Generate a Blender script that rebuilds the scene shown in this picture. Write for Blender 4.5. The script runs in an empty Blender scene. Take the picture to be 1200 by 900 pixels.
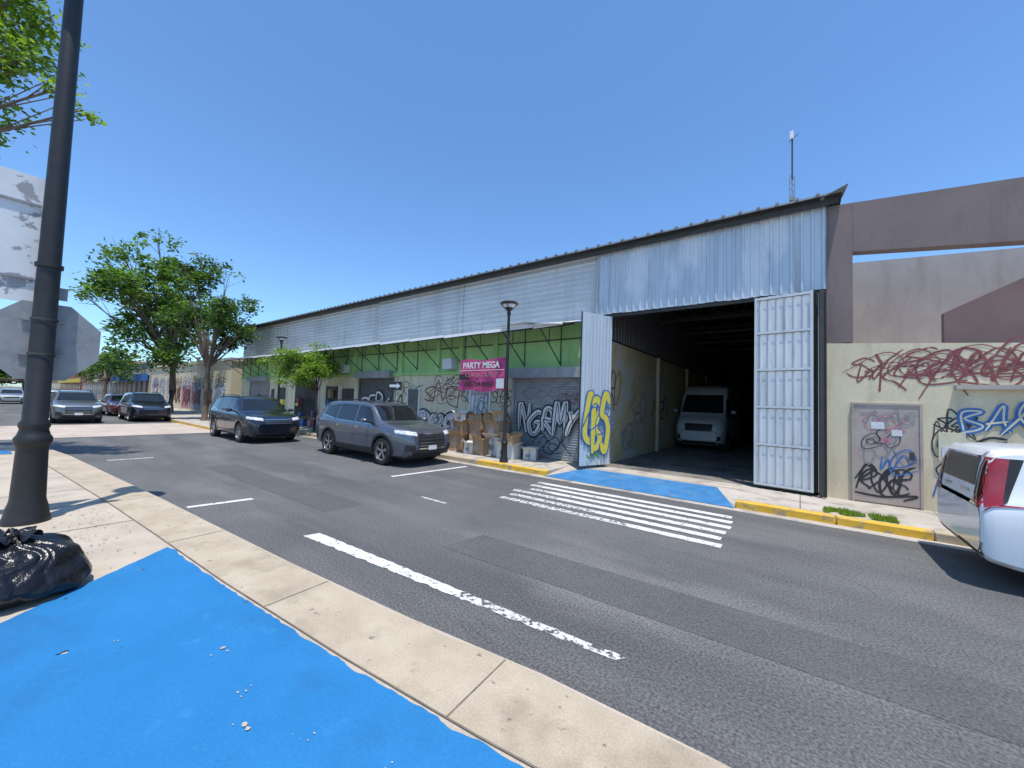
import bpy, bmesh, math, random
from mathutils import Vector, Matrix, noise
from mathutils.bvhtree import BVHTree
R=math.radians
scene=bpy.context.scene
rnd=random.Random(7)

# ------------------------------------------------------------------ materials
def nn(nt,t,**k):
    n=nt.nodes.new(t)
    for a,b in k.items(): setattr(n,a,b)
    return n
def mat(name,c1,c2=None,scale=4,rough=.8,metal=0,bump=0,bscale=60,stretch=(1,1,1),lo=.35,hi=.65,coat=0,fine=0,fscale=90,c3=None,s3=1.2,t3=(.55,.7),st3=(1,1,1),c4=None,s4=3,t4=(.6,.7),st4=(1,1,1),wear=None,wscale=9,bdist=.02,bst=(1,1,1)):
    m=bpy.data.materials.new(name); m.use_nodes=True; nt=m.node_tree; b=nt.nodes['Principled BSDF']
    L=nt.links.new
    b.inputs['Roughness'].default_value=rough; b.inputs['Metallic'].default_value=metal
    if coat:
        b.inputs['Coat Weight'].default_value=coat; b.inputs['Coat Roughness'].default_value=.04
    c1=tuple(c1)+(1,); c2=tuple(c2)+(1,) if c2 else tuple(x*.8 for x in c1[:3])+(1,)
    tc=nn(nt,'ShaderNodeTexCoord')
    def noi(sc,st=(1,1,1),det=6,off=0):
        mp=nn(nt,'ShaderNodeMapping'); mp.inputs['Scale'].default_value=st; mp.inputs['Location'].default_value=(off,off,off)
        L(tc.outputs['Object'],mp.inputs['Vector'])
        n=nn(nt,'ShaderNodeTexNoise'); n.inputs['Scale'].default_value=sc; n.inputs['Detail'].default_value=det
        n.inputs['Roughness'].default_value=.6
        L(mp.outputs[0],n.inputs['Vector']); return n.outputs['Fac']
    def ramp(f,a,bb,ca=(0,0,0,1),cb=(1,1,1,1)):
        r=nn(nt,'ShaderNodeValToRGB'); r.color_ramp.elements[0].position=a; r.color_ramp.elements[1].position=bb
        r.color_ramp.elements[0].color=ca; r.color_ramp.elements[1].color=cb
        L(f,r.inputs[0]); return r.outputs[0]
    col=ramp(noi(scale,stretch),lo,hi,c1,c2)
    for c,s,t,st,of in ((c3,s3,t3,st3,5),(c4,s4,t4,st4,11)):
        if c:
            f=ramp(noi(s,st,off=of),t[0],t[1])
            mx=nn(nt,'ShaderNodeMixRGB'); L(f,mx.inputs[0]); L(col,mx.inputs[1]); mx.inputs[2].default_value=tuple(c)+(1,); col=mx.outputs[0]
    if fine:
        f=ramp(noi(fscale,det=3),.3,.7,(1-fine,)*3+(1,),(1+fine,)*3+(1,))
        mx=nn(nt,'ShaderNodeMixRGB',blend_type='MULTIPLY'); mx.inputs[0].default_value=1; L(col,mx.inputs[1]); L(f,mx.inputs[2]); col=mx.outputs[0]
    L(col,b.inputs['Base Color'])
    if bump:
        bp=nn(nt,'ShaderNodeBump'); bp.inputs['Strength'].default_value=bump; bp.inputs['Distance'].default_value=bdist
        L(noi(bscale,st=bst,det=4),bp.inputs['Height']); L(bp.outputs[0],b.inputs['Normal'])
        if coat: L(bp.outputs[0],b.inputs['Coat Normal'])
    if wear:
        f=ramp(noi(wscale,det=9,off=2),wear[0],wear[1])
        tr=nn(nt,'ShaderNodeBsdfTransparent'); ms=nn(nt,'ShaderNodeMixShader')
        L(f,ms.inputs[0]); L(b.outputs[0],ms.inputs[1]); L(tr.outputs[0],ms.inputs[2])
        L(ms.outputs[0],nt.nodes['Material Output'].inputs[0])
    return m
def leafmat(name,a,b2):
    m=bpy.data.materials.new(name); m.use_nodes=True; nt=m.node_tree; L=nt.links.new
    b=nt.nodes['Principled BSDF']; b.inputs['Roughness'].default_value=.55
    g=nn(nt,'ShaderNodeNewGeometry'); r=nn(nt,'ShaderNodeValToRGB')
    r.color_ramp.elements[0].color=tuple(a)+(1,); r.color_ramp.elements[1].color=tuple(b2)+(1,)
    L(g.outputs['Random Per Island'],r.inputs[0]); L(r.outputs[0],b.inputs['Base Color'])
    t=nn(nt,'ShaderNodeBsdfTranslucent'); 
    mx=nn(nt,'ShaderNodeMixRGB',blend_type='MULTIPLY'); mx.inputs[0].default_value=1; L(r.outputs[0],mx.inputs[1]); mx.inputs[2].default_value=(1.5,1.6,.5,1); L(mx.outputs[0],t.inputs[0])
    ms=nn(nt,'ShaderNodeMixShader'); ms.inputs[0].default_value=.45
    L(b.outputs[0],ms.inputs[1]); L(t.outputs[0],ms.inputs[2]); L(ms.outputs[0],nt.nodes['Material Output'].inputs[0])
    return m

M={}
M['asphalt']=mat('asphalt',(.096,.095,.095),(.135,.133,.129),scale=.45,rough=.92,bump=.4,bscale=80,fine=.6,fscale=48,c3=(.078,.077,.078),s3=.8,t3=(.48,.72),st3=(.10,1,1),c4=(.175,.17,.162),s4=.9,t4=(.53,.78),st4=(.3,1,1))
M['patch']=mat('asphalt_patch',(.082,.081,.082),(.104,.103,.102),scale=.8,rough=.9,bump=.35,bscale=90,fine=.5,fscale=55)
M['crack']=mat('asphalt_crack',(.04,.04,.04),(.055,.055,.055),scale=8,rough=.95,wear=(.48,.54),wscale=2.5)
M['ground']=mat('ground_soil',(.16,.14,.11),(.22,.2,.16),scale=.2,rough=.95)
M['conc']=mat('sidewalk_concrete',(.40,.335,.26),(.485,.415,.325),scale=1.3,rough=.9,bump=.12,bscale=70,fine=.13,c3=(.31,.255,.195),s3=2.1,t3=(.54,.8),c4=(.25,.21,.165),s4=11,t4=(.64,.72))
M['kerb']=mat('kerb_concrete',(.38,.31,.22),(.46,.38,.28),scale=2.5,rough=.9,bump=.12,bscale=70,fine=.16,c3=(.27,.215,.15),s3=2.2,t3=(.52,.78),c4=(.16,.13,.10),s4=13,t4=(.64,.71))
M['concfar']=mat('concrete_old',(.38,.34,.29),(.48,.435,.37),scale=1,rough=.9,fine=.15,c3=(.22,.195,.165),s3=2.5,t3=(.50,.72))
M['paver']=mat('crossing_pavers',(.42,.34,.28),(.50,.42,.35),scale=.8,rough=.9,fine=.1,c3=(.33,.28,.23),s3=1.5)
M['joint']=mat('joint_dirt',(.12,.1,.08),(.2,.17,.13),scale=6)
M['blue']=mat('blue_paint',(.008,.150,.36),(.012,.172,.405),scale=1.6,rough=.7,bump=.12,bscale=80,fine=.09,fscale=50,c3=(.012,.108,.26),s3=1.3,t3=(.50,.82),c4=(.04,.22,.44),s4=5,t4=(.62,.8),wear=(.715,.725),wscale=4.5)
M['bluefar']=mat('blue_paint_worn',(.02,.14,.33),(.05,.2,.40),scale=3,rough=.8,fine=.2,fscale=40,c3=(.12,.2,.28),s3=3,t3=(.55,.8))
M['white_mark']=mat('white_road_paint',(.56,.55,.53),(.66,.65,.63),scale=6,rough=.8,fine=.15,c3=(.42,.41,.39),s3=3,t3=(.5,.8),wear=(.59,.65),wscale=14)
M['white_old']=mat('white_road_paint_old',(.5,.49,.47),(.6,.59,.56),scale=6,rough=.8,wear=(.50,.58),wscale=18)
M['yellow']=mat('yellow_kerb_paint',(.62,.36,.02),(.7,.43,.05),scale=5,rough=.7,fine=.1,c3=(.35,.27,.15),s3=5,t3=(.54,.62))
M['cream']=mat('cream_wall',(.60,.52,.35),(.68,.60,.42),scale=1.2,rough=.9,bump=.1,c3=(.42,.355,.25),s3=1.4,t3=(.53,.83),st3=(2.2,1,.35),fine=.06,fscale=30)
M['creamg']=mat('cream_green_wall',(.60,.56,.40),(.70,.66,.49),scale=1.1,rough=.9,c3=(.40,.39,.28),s3=1.8,t3=(.48,.78),st3=(2,1,.5),fine=.08,fscale=30)
M['garwall']=mat('garage_wall_paint',(.50,.40,.21),(.60,.51,.30),scale=1.1,rough=.9,c3=(.55,.52,.46),s3=1.2,t3=(.5,.6))
M['green']=mat('green_wall',(.31,.55,.20),(.39,.64,.27),scale=1.3,rough=.8,c3=(.22,.41,.15),s3=2,t3=(.5,.8),st3=(2,1,.4))
M['brown']=mat('taupe_render',(.19,.148,.14),(.22,.172,.162),scale=.9,rough=.9,fine=.05,fscale=20,c3=(.15,.115,.11),s3=1.5,t3=(.53,.83),st3=(2,1,.4))
M['brownd']=mat('brown_render_dark',(.20,.135,.125),(.23,.16,.15),scale=1.5,rough=.9)
M['greyw']=mat('grey_beige_wall',(.38,.335,.30),(.44,.39,.35),scale=1.2,rough=.9,c3=(.29,.25,.22),s3=1.2,t3=(.5,.8),st3=(2,1,.4))
M['siding']=mat('metal_siding',(.60,.62,.63),(.48,.51,.52),scale=1.2,rough=.5,metal=.12,stretch=(.35,1,1.2),c3=(.36,.365,.36),s3=.7,t3=(.5,.8),st3=(3,1,.25),fine=.06,fscale=15)
M['header']=mat('metal_header_sheet',(.56,.62,.67),(.46,.53,.59),scale=1.0,rough=.45,metal=.15,stretch=(3,1,.2),c3=(.38,.385,.39),s3=1.1,t3=(.55,.75),st3=(4,1,.15),fine=.05,fscale=20,c4=(.68,.70,.72),s4=.6,t4=(.5,.6),st4=(2,1,.5))
M['door']=mat('metal_door_sheet',(.66,.68,.68),(.55,.58,.59),scale=2,rough=.5,metal=.1,stretch=(2,1,.4),c3=(.38,.37,.34),s3=2,t3=(.56,.78),st3=(3,1,.3))
M['rust']=mat('rusty_frame',(.17,.13,.10),(.28,.25,.22),scale=6,rough=.8,metal=.2)
M['roof']=mat('roof_sheet',(.30,.31,.31),(.2,.2,.2),scale=2,rough=.6,metal=.3,c3=(.15,.12,.1),s3=3)
M['steel']=mat('dark_steel',(.05,.055,.05),(.08,.075,.07),scale=5,rough=.6,metal=.4)
M['black']=mat('black_paint',(.012,.012,.013),(.018,.018,.018),scale=8,rough=.5)
M['shutter']=mat('roller_shutter',(.38,.39,.40),(.30,.31,.32),scale=3,rough=.5,metal=.3,c3=(.22,.21,.20),s3=2,t3=(.5,.8),st3=(2,1,.4))
M['shutterd']=mat('roller_shutter_dark',(.16,.16,.165),(.12,.12,.12),scale=3,rough=.55,metal=.4)
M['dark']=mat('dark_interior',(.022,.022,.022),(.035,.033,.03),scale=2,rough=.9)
M['intfloor']=mat('garage_floor',(.16,.15,.135),(.24,.22,.19),scale=1.2,rough=.75,c3=(.06,.06,.06),s3=1.5,t3=(.5,.7))
M['galv']=mat('galvanised_back',(.25,.255,.26),(.31,.315,.32),scale=7,rough=.55,metal=.3,c3=(.2,.2,.2),s3=4)
M['panelw']=mat('sign_panel_back',(.60,.62,.64),(.67,.69,.71),scale=3,rough=.5,c3=(.30,.30,.31),s3=3.2,t3=(.58,.61))
M['wood']=mat('door_steel_beige',(.38,.31,.27),(.44,.37,.32),scale=3,rough=.7,c3=(.27,.22,.2),s3=3)
M['card']=mat('cardboard',(.38,.24,.13),(.45,.30,.17),scale=4,rough=.9)
M['cardw']=mat('white_box',(.6,.58,.54),(.66,.64,.6),scale=4,rough=.8)
M['bag']=mat('black_plastic_bag',(.006,.006,.007),(.010,.010,.011),scale=6,rough=.27,bump=.55,bscale=9,bdist=.025,bst=(1.6,1.6,.7))
M['ink']=mat('spray_black',(.02,.02,.022),(.035,.035,.037),scale=9,rough=.6)
M['inkr']=mat('spray_maroon',(.21,.055,.06),(.26,.08,.08),scale=9,rough=.7,wear=(.52,.75),wscale=14)
M['inkb']=mat('spray_blue',(.03,.12,.38),(.05,.17,.45),scale=9,rough=.6)
M['inkg']=mat('spray_green',(.06,.25,.07),(.08,.3,.1),scale=9,rough=.6)
M['inky']=mat('spray_yellow',(.65,.55,.05),(.7,.6,.1),scale=9,rough=.6)
M['inkw']=mat('spray_white',(.6,.6,.6),(.68,.68,.68),scale=9,rough=.6)
M['inkp']=mat('spray_pink',(.5,.2,.25),(.55,.25,.3),scale=9,rough=.7,wear=(.45,.65),wscale=12)
M['inkgy']=mat('spray_grey',(.2,.22,.24),(.26,.28,.3),scale=9,rough=.7)
M['magenta']=mat('banner_magenta',(.48,.05,.17),(.54,.07,.2),scale=2,rough=.6)
M['signw']=mat('sign_white',(.75,.75,.75),(.7,.7,.7),scale=2,rough=.5)
M['bark']=mat('tree_bark',(.10,.075,.055),(.16,.125,.095),scale=6,rough=.95,bump=.6,bscale=25,stretch=(1,1,.3))
M['rubber']=mat('tyre_rubber',(.016,.016,.016),(.025,.025,.025),scale=9,rough=.85)
M['rim']=mat('alloy_rim',(.45,.45,.46),(.5,.5,.5),scale=9,rough=.3,metal=.85)
M['rimd']=mat('alloy_rim_dark',(.08,.08,.085),(.1,.1,.1),scale=9,rough=.35,metal=.8)
M['clad']=mat('black_cladding',(.018,.018,.019),(.026,.026,.027),scale=9,rough=.6)
M['glass']=mat('car_glass',(.010,.012,.014),(.016,.019,.021),scale=1.5,rough=.03,coat=.3)
M['glassr']=mat('car_glass_tinted',(.008,.009,.010),(.012,.013,.014),scale=1.5,rough=.25)
M['chrome']=mat('chrome_trim',(.6,.6,.6),(.65,.65,.65),scale=5,rough=.15,metal=1)
M['lens']=mat('headlamp_lens',(.45,.47,.5),(.7,.72,.75),scale=14,rough=.08,coat=1)
M['tail']=mat('tail_lamp',(.30,.008,.008),(.40,.02,.015),scale=9,rough=.12,coat=1)
M['taild']=mat('tail_lamp_dark',(.06,.004,.004),(.09,.006,.006),scale=9,rough=.12,coat=1)
M['gray_paint']=mat('car_paint_grey',(.105,.115,.145),(.115,.125,.155),scale=3,rough=.32,metal=.5,coat=1)
M['black_cp']=mat('car_paint_navy',(.012,.017,.032),(.016,.021,.038),scale=3,rough=.25,metal=.35,coat=1)
M['green_cp']=mat('car_paint_grey_green',(.13,.145,.14),(.14,.15,.145),scale=3,rough=.3,metal=.5,coat=1)
M['white_cp']=mat('car_paint_white',(.80,.81,.82),(.82,.83,.84),scale=3,rough=.3,coat=.7)
M['van_cp']=mat('van_paint_white',(.60,.61,.62),(.64,.65,.66),scale=3,rough=.35,coat=.5)
M['red_cp']=mat('car_paint_red',(.16,.012,.015),(.18,.02,.02),scale=3,rough=.3,metal=.3,coat=1)
M['silver_cp']=mat('car_paint_silver',(.4,.41,.43),(.44,.45,.46),scale=3,rough=.3,metal=.6,coat=1)
M['leaf1']=leafmat('leaves_mid',(.035,.09,.018),(.12,.20,.04))
M['leaf2']=leafmat('leaves_light',(.07,.145,.022),(.18,.29,.04))
M['leaf3']=leafmat('leaves_dark',(.022,.06,.015),(.075,.14,.032))
M['leaf4']=leafmat('leaves_yellow_green',(.13,.22,.03),(.28,.39,.06))
M['redb']=mat('red_building',(.35,.09,.08),(.4,.12,.1),scale=1,rough=.9)
M['win']=mat('window_dark',(.02,.025,.03),(.04,.045,.05),scale=2,rough=.15)

# ------------------------------------------------------------------ mesh helpers
def group(name,loc=(0,0,0),rz=0):
    e=bpy.data.objects.new(name,None); scene.collection.objects.link(e); e.location=loc; e.rotation_euler=(0,0,rz); e.empty_display_size=.3
    return e
def par(o,p,local=False):
    o.parent=p
    if not local:
        o.matrix_parent_inverse=(Matrix.Translation(p.location)@Matrix.Rotation(p.rotation_euler[2],4,'Z')).inverted()
    return o
class MB:
    def __init__(s): s.v=[];s.f=[];s.m=[];s.mats=[]
    def mi(s,m):
        if m not in s.mats: s.mats.append(m)
        return s.mats.index(m)
    def poly(s,pts,m):
        i=len(s.v); s.v+= [tuple(p) for p in pts]; s.f.append(list(range(i,i+len(pts)))); s.m.append(s.mi(m))
    def grid(s,rows,m,close=False):
        i=len(s.v); n=len(rows[0]); k=s.mi(m)
        for r in rows: s.v+=[tuple(p) for p in r]
        for a in range(len(rows)-1):
            for b in range(n if close else n-1):
                c=(b+1)%n
                s.f.append([i+a*n+b,i+a*n+c,i+(a+1)*n+c,i+(a+1)*n+b]); s.m.append(k)
    def box(s,x0,x1,y0,y1,z0,z1,m,rz=0,c=None,rx=0,ry=0,dz1=0,dz0=0):
        P=[(x,y,z+((dz1 if z==z1 else dz0) if x==x1 else 0)) for z in (z0,z1) for y in (y0,y1) for x in (x0,x1)]
        if rz or rx or ry:
            c=Vector(c or ((x0+x1)/2,(y0+y1)/2,(z0+z1)/2)); Q=Matrix.Rotation(rz,3,'Z')@Matrix.Rotation(ry,3,'Y')@Matrix.Rotation(rx,3,'X')
            P=[tuple(Q@(Vector(p)-c)+c) for p in P]
        i=len(s.v); s.v+=P; k=s.mi(m)
        for f in ((0,2,3,1),(4,5,7,6),(0,1,5,4),(2,6,7,3),(0,4,6,2),(1,3,7,5)):
            s.f.append([i+a for a in f]); s.m.append(k)
    def tube(s,pts,rs,m,n=10,cap=True):
        rows=[]
        pts=[Vector(p) for p in pts]
        if not isinstance(rs,(list,tuple)): rs=[rs]*len(pts)
        for j,p in enumerate(pts):
            d=(pts[min(j+1,len(pts)-1)]-pts[max(j-1,0)])
            if d.length<1e-6: d=Vector((0,0,1))
            d.normalize()
            u=d.cross(Vector((0,0,1)))
            if u.length<.05: u=d.cross(Vector((0,1,0)))
            u.normalize(); w=d.cross(u)
            rows.append([p+(u*math.cos(2*math.pi*k/n)+w*math.sin(2*math.pi*k/n))*rs[j] for k in range(n)])
        s.grid(rows,m,True)
        if cap: s.poly(rows[0],m); s.poly(rows[-1][::-1],m)
    def lathe(s,prof,c,m,n=24,axis='z'):
        rows=[]
        for r,h in prof:
            row=[]
            for k in range(n):
                a=2*math.pi*k/n
                if axis=='z': row.append((c[0]+r*math.cos(a),c[1]+r*math.sin(a),c[2]+h))
                else: row.append((c[0]+r*math.cos(a),c[1]+h,c[2]+r*math.sin(a)))
            rows.append(row)
        s.grid(rows,m,True)
    def build(s,name,parent=None,smooth=None,local=False,bevel=0):
        me=bpy.data.meshes.new(name); me.from_pydata(s.v,[],s.f)
        for m in s.mats: me.materials.append(M[m])
        me.polygons.foreach_set('material_index',s.m)
        bm=bmesh.new(); bm.from_mesh(me)
        if bevel:
            bmesh.ops.remove_doubles(bm,verts=bm.verts,dist=1e-5)
        if smooth is None or smooth>=0:
            bmesh.ops.recalc_face_normals(bm,faces=bm.faces)
        bm.to_mesh(me); bm.free()
        if smooth:
            me.polygons.foreach_set('use_smooth',[True]*len(me.polygons))
            me.set_sharp_from_angle(angle=R(abs(smooth)))
        o=bpy.data.objects.new(name,me); scene.collection.objects.link(o)
        if bevel:
            b=o.modifiers.new('b','BEVEL'); b.width=bevel; b.segments=2; b.limit_method='ANGLE'
        if parent: par(o,parent,local)
        return o
def text(body,loc,size,m,parent,ext=.004,bold=0,sx=1):
    cu=bpy.data.curves.new('lettering',type='FONT'); cu.body=body; cu.size=size; cu.extrude=ext; cu.offset=bold; cu.align_x='CENTER'; cu.align_y='CENTER'
    cu.materials.append(M[m])
    o=bpy.data.objects.new('lettering',cu); scene.collection.objects.link(o); o.location=loc; o.rotation_euler=(R(90),0,0); o.scale=(sx,1,1)
    return par(o,parent)

# ------------------------------------------------------------------ graffiti
G={'S':[[(.9,.85),(.5,1),(.1,.75),(.5,.5),(.9,.25),(.5,0),(.05,.15)]],'O':[[(.5,1),(.12,.75),(.08,.3),(.5,0),(.92,.3),(.88,.75),(.45,1.02)]],
'K':[[(.1,1.1),(.15,-.1)],[(.9,1),(.22,.5),(.6,.25),(1,-.15)]],'R':[[(.1,-.05),(.15,1),(.8,.95),(.75,.6),(.2,.5),(.6,.2),(.95,-.1)]],
'E':[[(.9,1),(.25,.9),(.12,.5),(.2,.08),(.95,0)],[(.1,.5),(.8,.55)]],'N':[[(.1,0),(.15,1),(.5,.5),(.8,0),(.9,1.1)]],
'M':[[(0,0),(.2,1),(.5,.3),(.8,1),(1,0)]],'Z':[[(.1,.9),(.9,1),(.5,.5),(.1,.05),(1,0)]],'A':[[(0,0),(.25,.6),(.5,1.1),(.75,.5),(.9,0)],[(.1,.4),(.95,.42)]],
'U':[[(.1,1),(.1,.3),(.5,0),(.9,.3),(.9,1.05)]],'T':[[(0,.9),(1,1.05)],[(.5,1),(.45,-.1)]],'Y':[[(.1,1),(.5,.5)],[(.95,1.05),(.4,.3),(.1,-.2)]],
'G':[[(.9,.85),(.5,1),(.1,.6),(.2,.1),(.7,0),(.9,.4),(.5,.45)]],'B':[[(.1,0),(.12,1),(.75,.85),(.2,.52),(.9,.3),(.6,0),(.05,.02)]],
'W':[[(0,1),(.25,0),(.5,.7),(.75,0),(1,1.1)]],'X':[[(0,1),(1,0)],[(1,1.05),(0,-.05)]],'J':[[(.8,1),(.8,.2),(.4,0),(.05,.3)]],
'Q':[[(-.3,.2),(.3,1.2),(.9,.6),(.2,.1),(.4,.9),(1.3,.5)]],'@':[[(.9,.5),(.5,.8),(.2,.4),(.6,.1),(1.1,.6),(.6,1.2),(-.1,.7),(.2,-.2),(1.4,.1)]],'/':[[(-.2,-.3),(.4,.9),(.5,1.5),(.3,.8),(1.2,-.2)]]}
def cat(pts,n=6):
    P=[pts[0]]+list(pts)+[pts[-1]]; out=[]
    for i in range(1,len(P)-2):
        for k in range(n):
            t=k/n; q=[]
            for d in (0,1):
                a,b,c,e=P[i-1][d],P[i][d],P[i+1][d],P[i+2][d]
                q.append(.5*((2*b)+(-a+c)*t+(2*a-5*b+4*c-e)*t*t+(-a+3*b-3*c+e)*t**3))
            out.append(tuple(q))
    out.append(pts[-1]); return out
class Gr:
    """sprayed strokes on a wall plane: origin o, u axis along wall, outward normal nrm"""
    def __init__(s,o,u=(1,0,0),nrm=(0,-1,0)):
        s.o=Vector(o); s.u=Vector(u).normalized(); s.n=Vector(nrm).normalized(); s.mb=MB(); s.k=0
    def P(s,a,b,d): return s.o+s.u*a+Vector((0,0,1))*b+s.n*d
    def stroke(s,pts,w,m,sm=True,extra=0):
        s.k+=1
        q=cat(pts) if sm and len(pts)>2 else list(pts)
        base=.003+extra+(s.k%40)*.0002
        rows=[]; N=len(q)
        for i,p in enumerate(q):
            a=q[max(i-1,0)]; b=q[min(i+1,N-1)]
            dx,dy=b[0]-a[0],b[1]-a[1]; l=math.hypot(dx,dy) or 1
            ww=w*(.55+.45*min(1,i/3,(N-1-i)/3)) if N>6 else w
            nx,ny=-dy/l*ww/2,dx/l*ww/2
            d=base+i*.00003
            rows.append([s.P(p[0]+nx,p[1]+ny,d),s.P(p[0]-nx,p[1]-ny,d)])
        s.mb.grid(rows,m)
    def poly(s,pts,m,extra=0):
        s.k+=1; d=.003+extra+(s.k%40)*.0002
        s.mb.poly([s.P(a,b,d) for a,b in pts],m)
    def disc(s,a,b,r,m,extra=0,ry=None,n=20):
        ry=ry or r
        s.poly([(a+r*math.cos(2*math.pi*k/n),b+ry*math.sin(2*math.pi*k/n)) for k in range(n)],m,extra)
    def rect(s,a0,a1,b0,b1,m,extra=0): s.poly([(a0,b0),(a1,b0),(a1,b1),(a0,b1)],m,extra)
    def tag(s,word,a,b,w,h,th,m,slant=.3,under=False,jit=.13,ov=1.25,extra=0):
        n=len(word); cw=w/n
        for i,ch in enumerate(word):
            hh=h*rnd.uniform(.8,1.25); bb=b+h*rnd.uniform(-.12,.12)
            for st in G.get(ch,G['S']):
                pts=[(a+i*cw+(x*ov+rnd.uniform(-jit,jit)+slant*y)*cw, bb+(y+rnd.uniform(-jit,jit))*hh) for x,y in st]
                s.stroke(pts,th*rnd.uniform(.7,1.2),m,extra=extra)
        if under: s.stroke([(a-.1*w,b-.12*h),(a+.5*w,b-.22*h),(a+1.15*w,b-.02*h),(a+.9*w,b-.3*h)],th,m)
    def bubble(s,word,a,b,w,h,m1,m2,t1,t2,slant=.12,m3=None,jit=.07):
        n=len(word); cw=w/n
        for i,ch in enumerate(word):
            S=[]; hh=h*rnd.uniform(.85,1.2); bb=b+rnd.uniform(-.09,.09)*h
            for st in G.get(ch,G['S']):
                S.append([(a+i*cw+(x*1.08+rnd.uniform(-jit,jit)+slant*y)*cw,bb+(y+rnd.uniform(-jit,jit))*hh) for x,y in st])
            e=.0012*i
            for p in S: s.stroke(p,t1,m1,extra=e*9)
            for p in S: s.stroke(p,t2,m2,extra=.009+e*9)
            if m3:
                for p in S: s.stroke([(x+.02,y-.02) for x,y in p],t2*.18,m3,extra=.018+e*9)
    def build(s,name,parent): return s.mb.build(name,parent,smooth=0)

# ------------------------------------------------------------------ ground & road
mb=MB(); mb.poly([(-700,-500,-.02),(500,-500,-.02),(500,700,-.02),(-700,700,-.02)],'ground'); mb.build('ground')
mb=MB(); mb.poly([(-400,-2.2,0),(40,-2.2,0),(40,8.9,0),(-400,8.9,0)],'asphalt')
mb.poly([(-32,-60,.004),(-19.5,-60,.004),(-19.5,-2.2,.004),(-32,-2.2,.004)],'asphalt')
rr=random.Random(21)
mb.poly([(-3.7,3.55,.003),(5,3.8,.003),(5,4.5,.003),(-3.6,4.25,.003)],'patch')
mb.poly([(-12,3.2,.003),(-6.2,3.3,.003),(-6.2,4.0,.003),(-12,3.9,.003)],'patch')
def crack(x,y,a,n,st,w=.0035):
    A=[];B=[]
    for i in range(n):
        A.append((x,y,.0047)); B.append((x-math.sin(a)*w,y+math.cos(a)*w,.0047)); a+=rr.uniform(-.55,.55); a*=.9; x+=math.cos(a)*st; y+=math.sin(a)*st
    mb.grid([A,B],'crack')
for c in ((-11,4.9,.05,70),(-5,4.9,0,90),(-14,3.0,0,60),(1,3.2,.1,30)): crack(c[0],c[1],c[2],c[3],.08)
mb.build('road',smooth=-1)
mb=MB(); mb.poly([(-29,-1.2,.008),(-21.8,-1.2,.008),(-21.8,6.35,.008),(-29,6.35,.008)],'paver')
mb.build('crossing_paving')

def solid(mb,pts,z0,z1,m,mside=None):
    mb.poly([(x,y,z1) for x,y in pts],m)
    n=len(pts)
    for i in range(n):
        a=pts[i]; b=pts[(i+1)%n]
        mb.poly([(a[0],a[1],z0),(b[0],b[1],z0),(b[0],b[1],z1),(a[0],a[1],z1)],mside or m)
edge=[(32,2.3),(8,2.3),(1,2.3),(-.4,2.28),(-1.35,2.24),(-2.5,2.1),(-4.3,1.95),(-6.3,1.82),(-8.3,1.7),(-12,1.42),(-15,1.2),(-17,.95),(-18.2,.5),(-19,-.3),(-19.4,-1.5),(-19.5,-4),(-19.5,-30)]
inner=[(32,1.72),(8,1.72),(1,1.72),(-.6,1.72),(-1.35,1.62),(-2.5,1.50),(-4.3,1.36),(-6.3,1.25),(-8.3,1.13),(-12,.85),(-15,.62),(-16.7,.38),(-17.7,0),(-18.3,-.6),(-18.7,-1.7),(-18.85,-4),(-18.85,-30)]
mb=MB(); solid(mb,edge+[(32,-30)],-.01,.13,'conc'); mb.build('near_sidewalk',smooth=-1)
mb=MB()
def iy(L,x):
    for p,q in zip(L,L[1:]):
        if q[0]<=x<=p[0]: return p[1]+(q[1]-p[1])*(x-p[0])/(q[0]-p[0])
xs=[]; x=12.
while x>-16.9: xs.append(x); x-=.07
T0=[];T1=[];T2=[];T3=[]
for x in xs:
    e=iy(edge,x); c=.014*abs(noise.noise(Vector((x*4,0,0))))+.03*max(0,noise.noise(Vector((x*1.7,7,0)))-.25)
    T0.append((x,iy(inner,x),.134)); T1.append((x,e-.02-c,.1345)); T2.append((x,e+.004-c*.6,.115)); T3.append((x,e+.012,0))
mb.grid([T0,T1,T2,T3],'kerb')
for i in range(10,len(edge)-1):
    a,b,c,d=edge[i],edge[i+1],inner[i+1],inner[i]
    mb.poly([(a[0],a[1],.133),(b[0],b[1],.133),(c[0],c[1],.133),(d[0],d[1],.133)],'kerb')
for xj in (-15,-11.2,-8.6,-5.9,-3.6,-1.62,.6,3,5.4):
    mb.poly([(xj,iy(edge,xj)-.02,.1375),(xj+.010,iy(edge,xj)-.02,.1375),(xj+.050,iy(inner,xj),.1375),(xj+.04,iy(inner,xj),.1375)],'joint')
for i in range(3,12):
    d,c=inner[i],inner[i+1]
    mb.poly([(d[0],d[1]+.006,.138),(c[0],c[1]+.006,.138),(c[0],c[1]-.006,.138),(d[0],d[1]-.006,.138)],'joint')
mb.build('near_kerb',smooth=-30)
mb=MB()
for xj in (-16,-14,-12,-10,-8.7,-7.2):
    mb.poly([(xj,-4,.1345),(xj+.015,-4,.1345),(xj+.015,iy(inner,xj),.1345),(xj,iy(inner,xj),.1345)],'joint')
mb.poly([(-18,-.9,.135),(-4.2,-.42,.135),(-4.2,-.435,.135),(-18,-.915,.135)],'joint')
mb.build('sidewalk_joints',smooth=-1)
top=[(-5.69,1.24)]
def ixy(x): return iy(inner,x)-.012
x=-5.6
while x<1.5:
    top.append((x,ixy(x)-.02+.03*noise.noise(Vector((x*5,0,1)))+.012*noise.noise(Vector((x*17,0,1))))); x+=.03
left=[]
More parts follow.
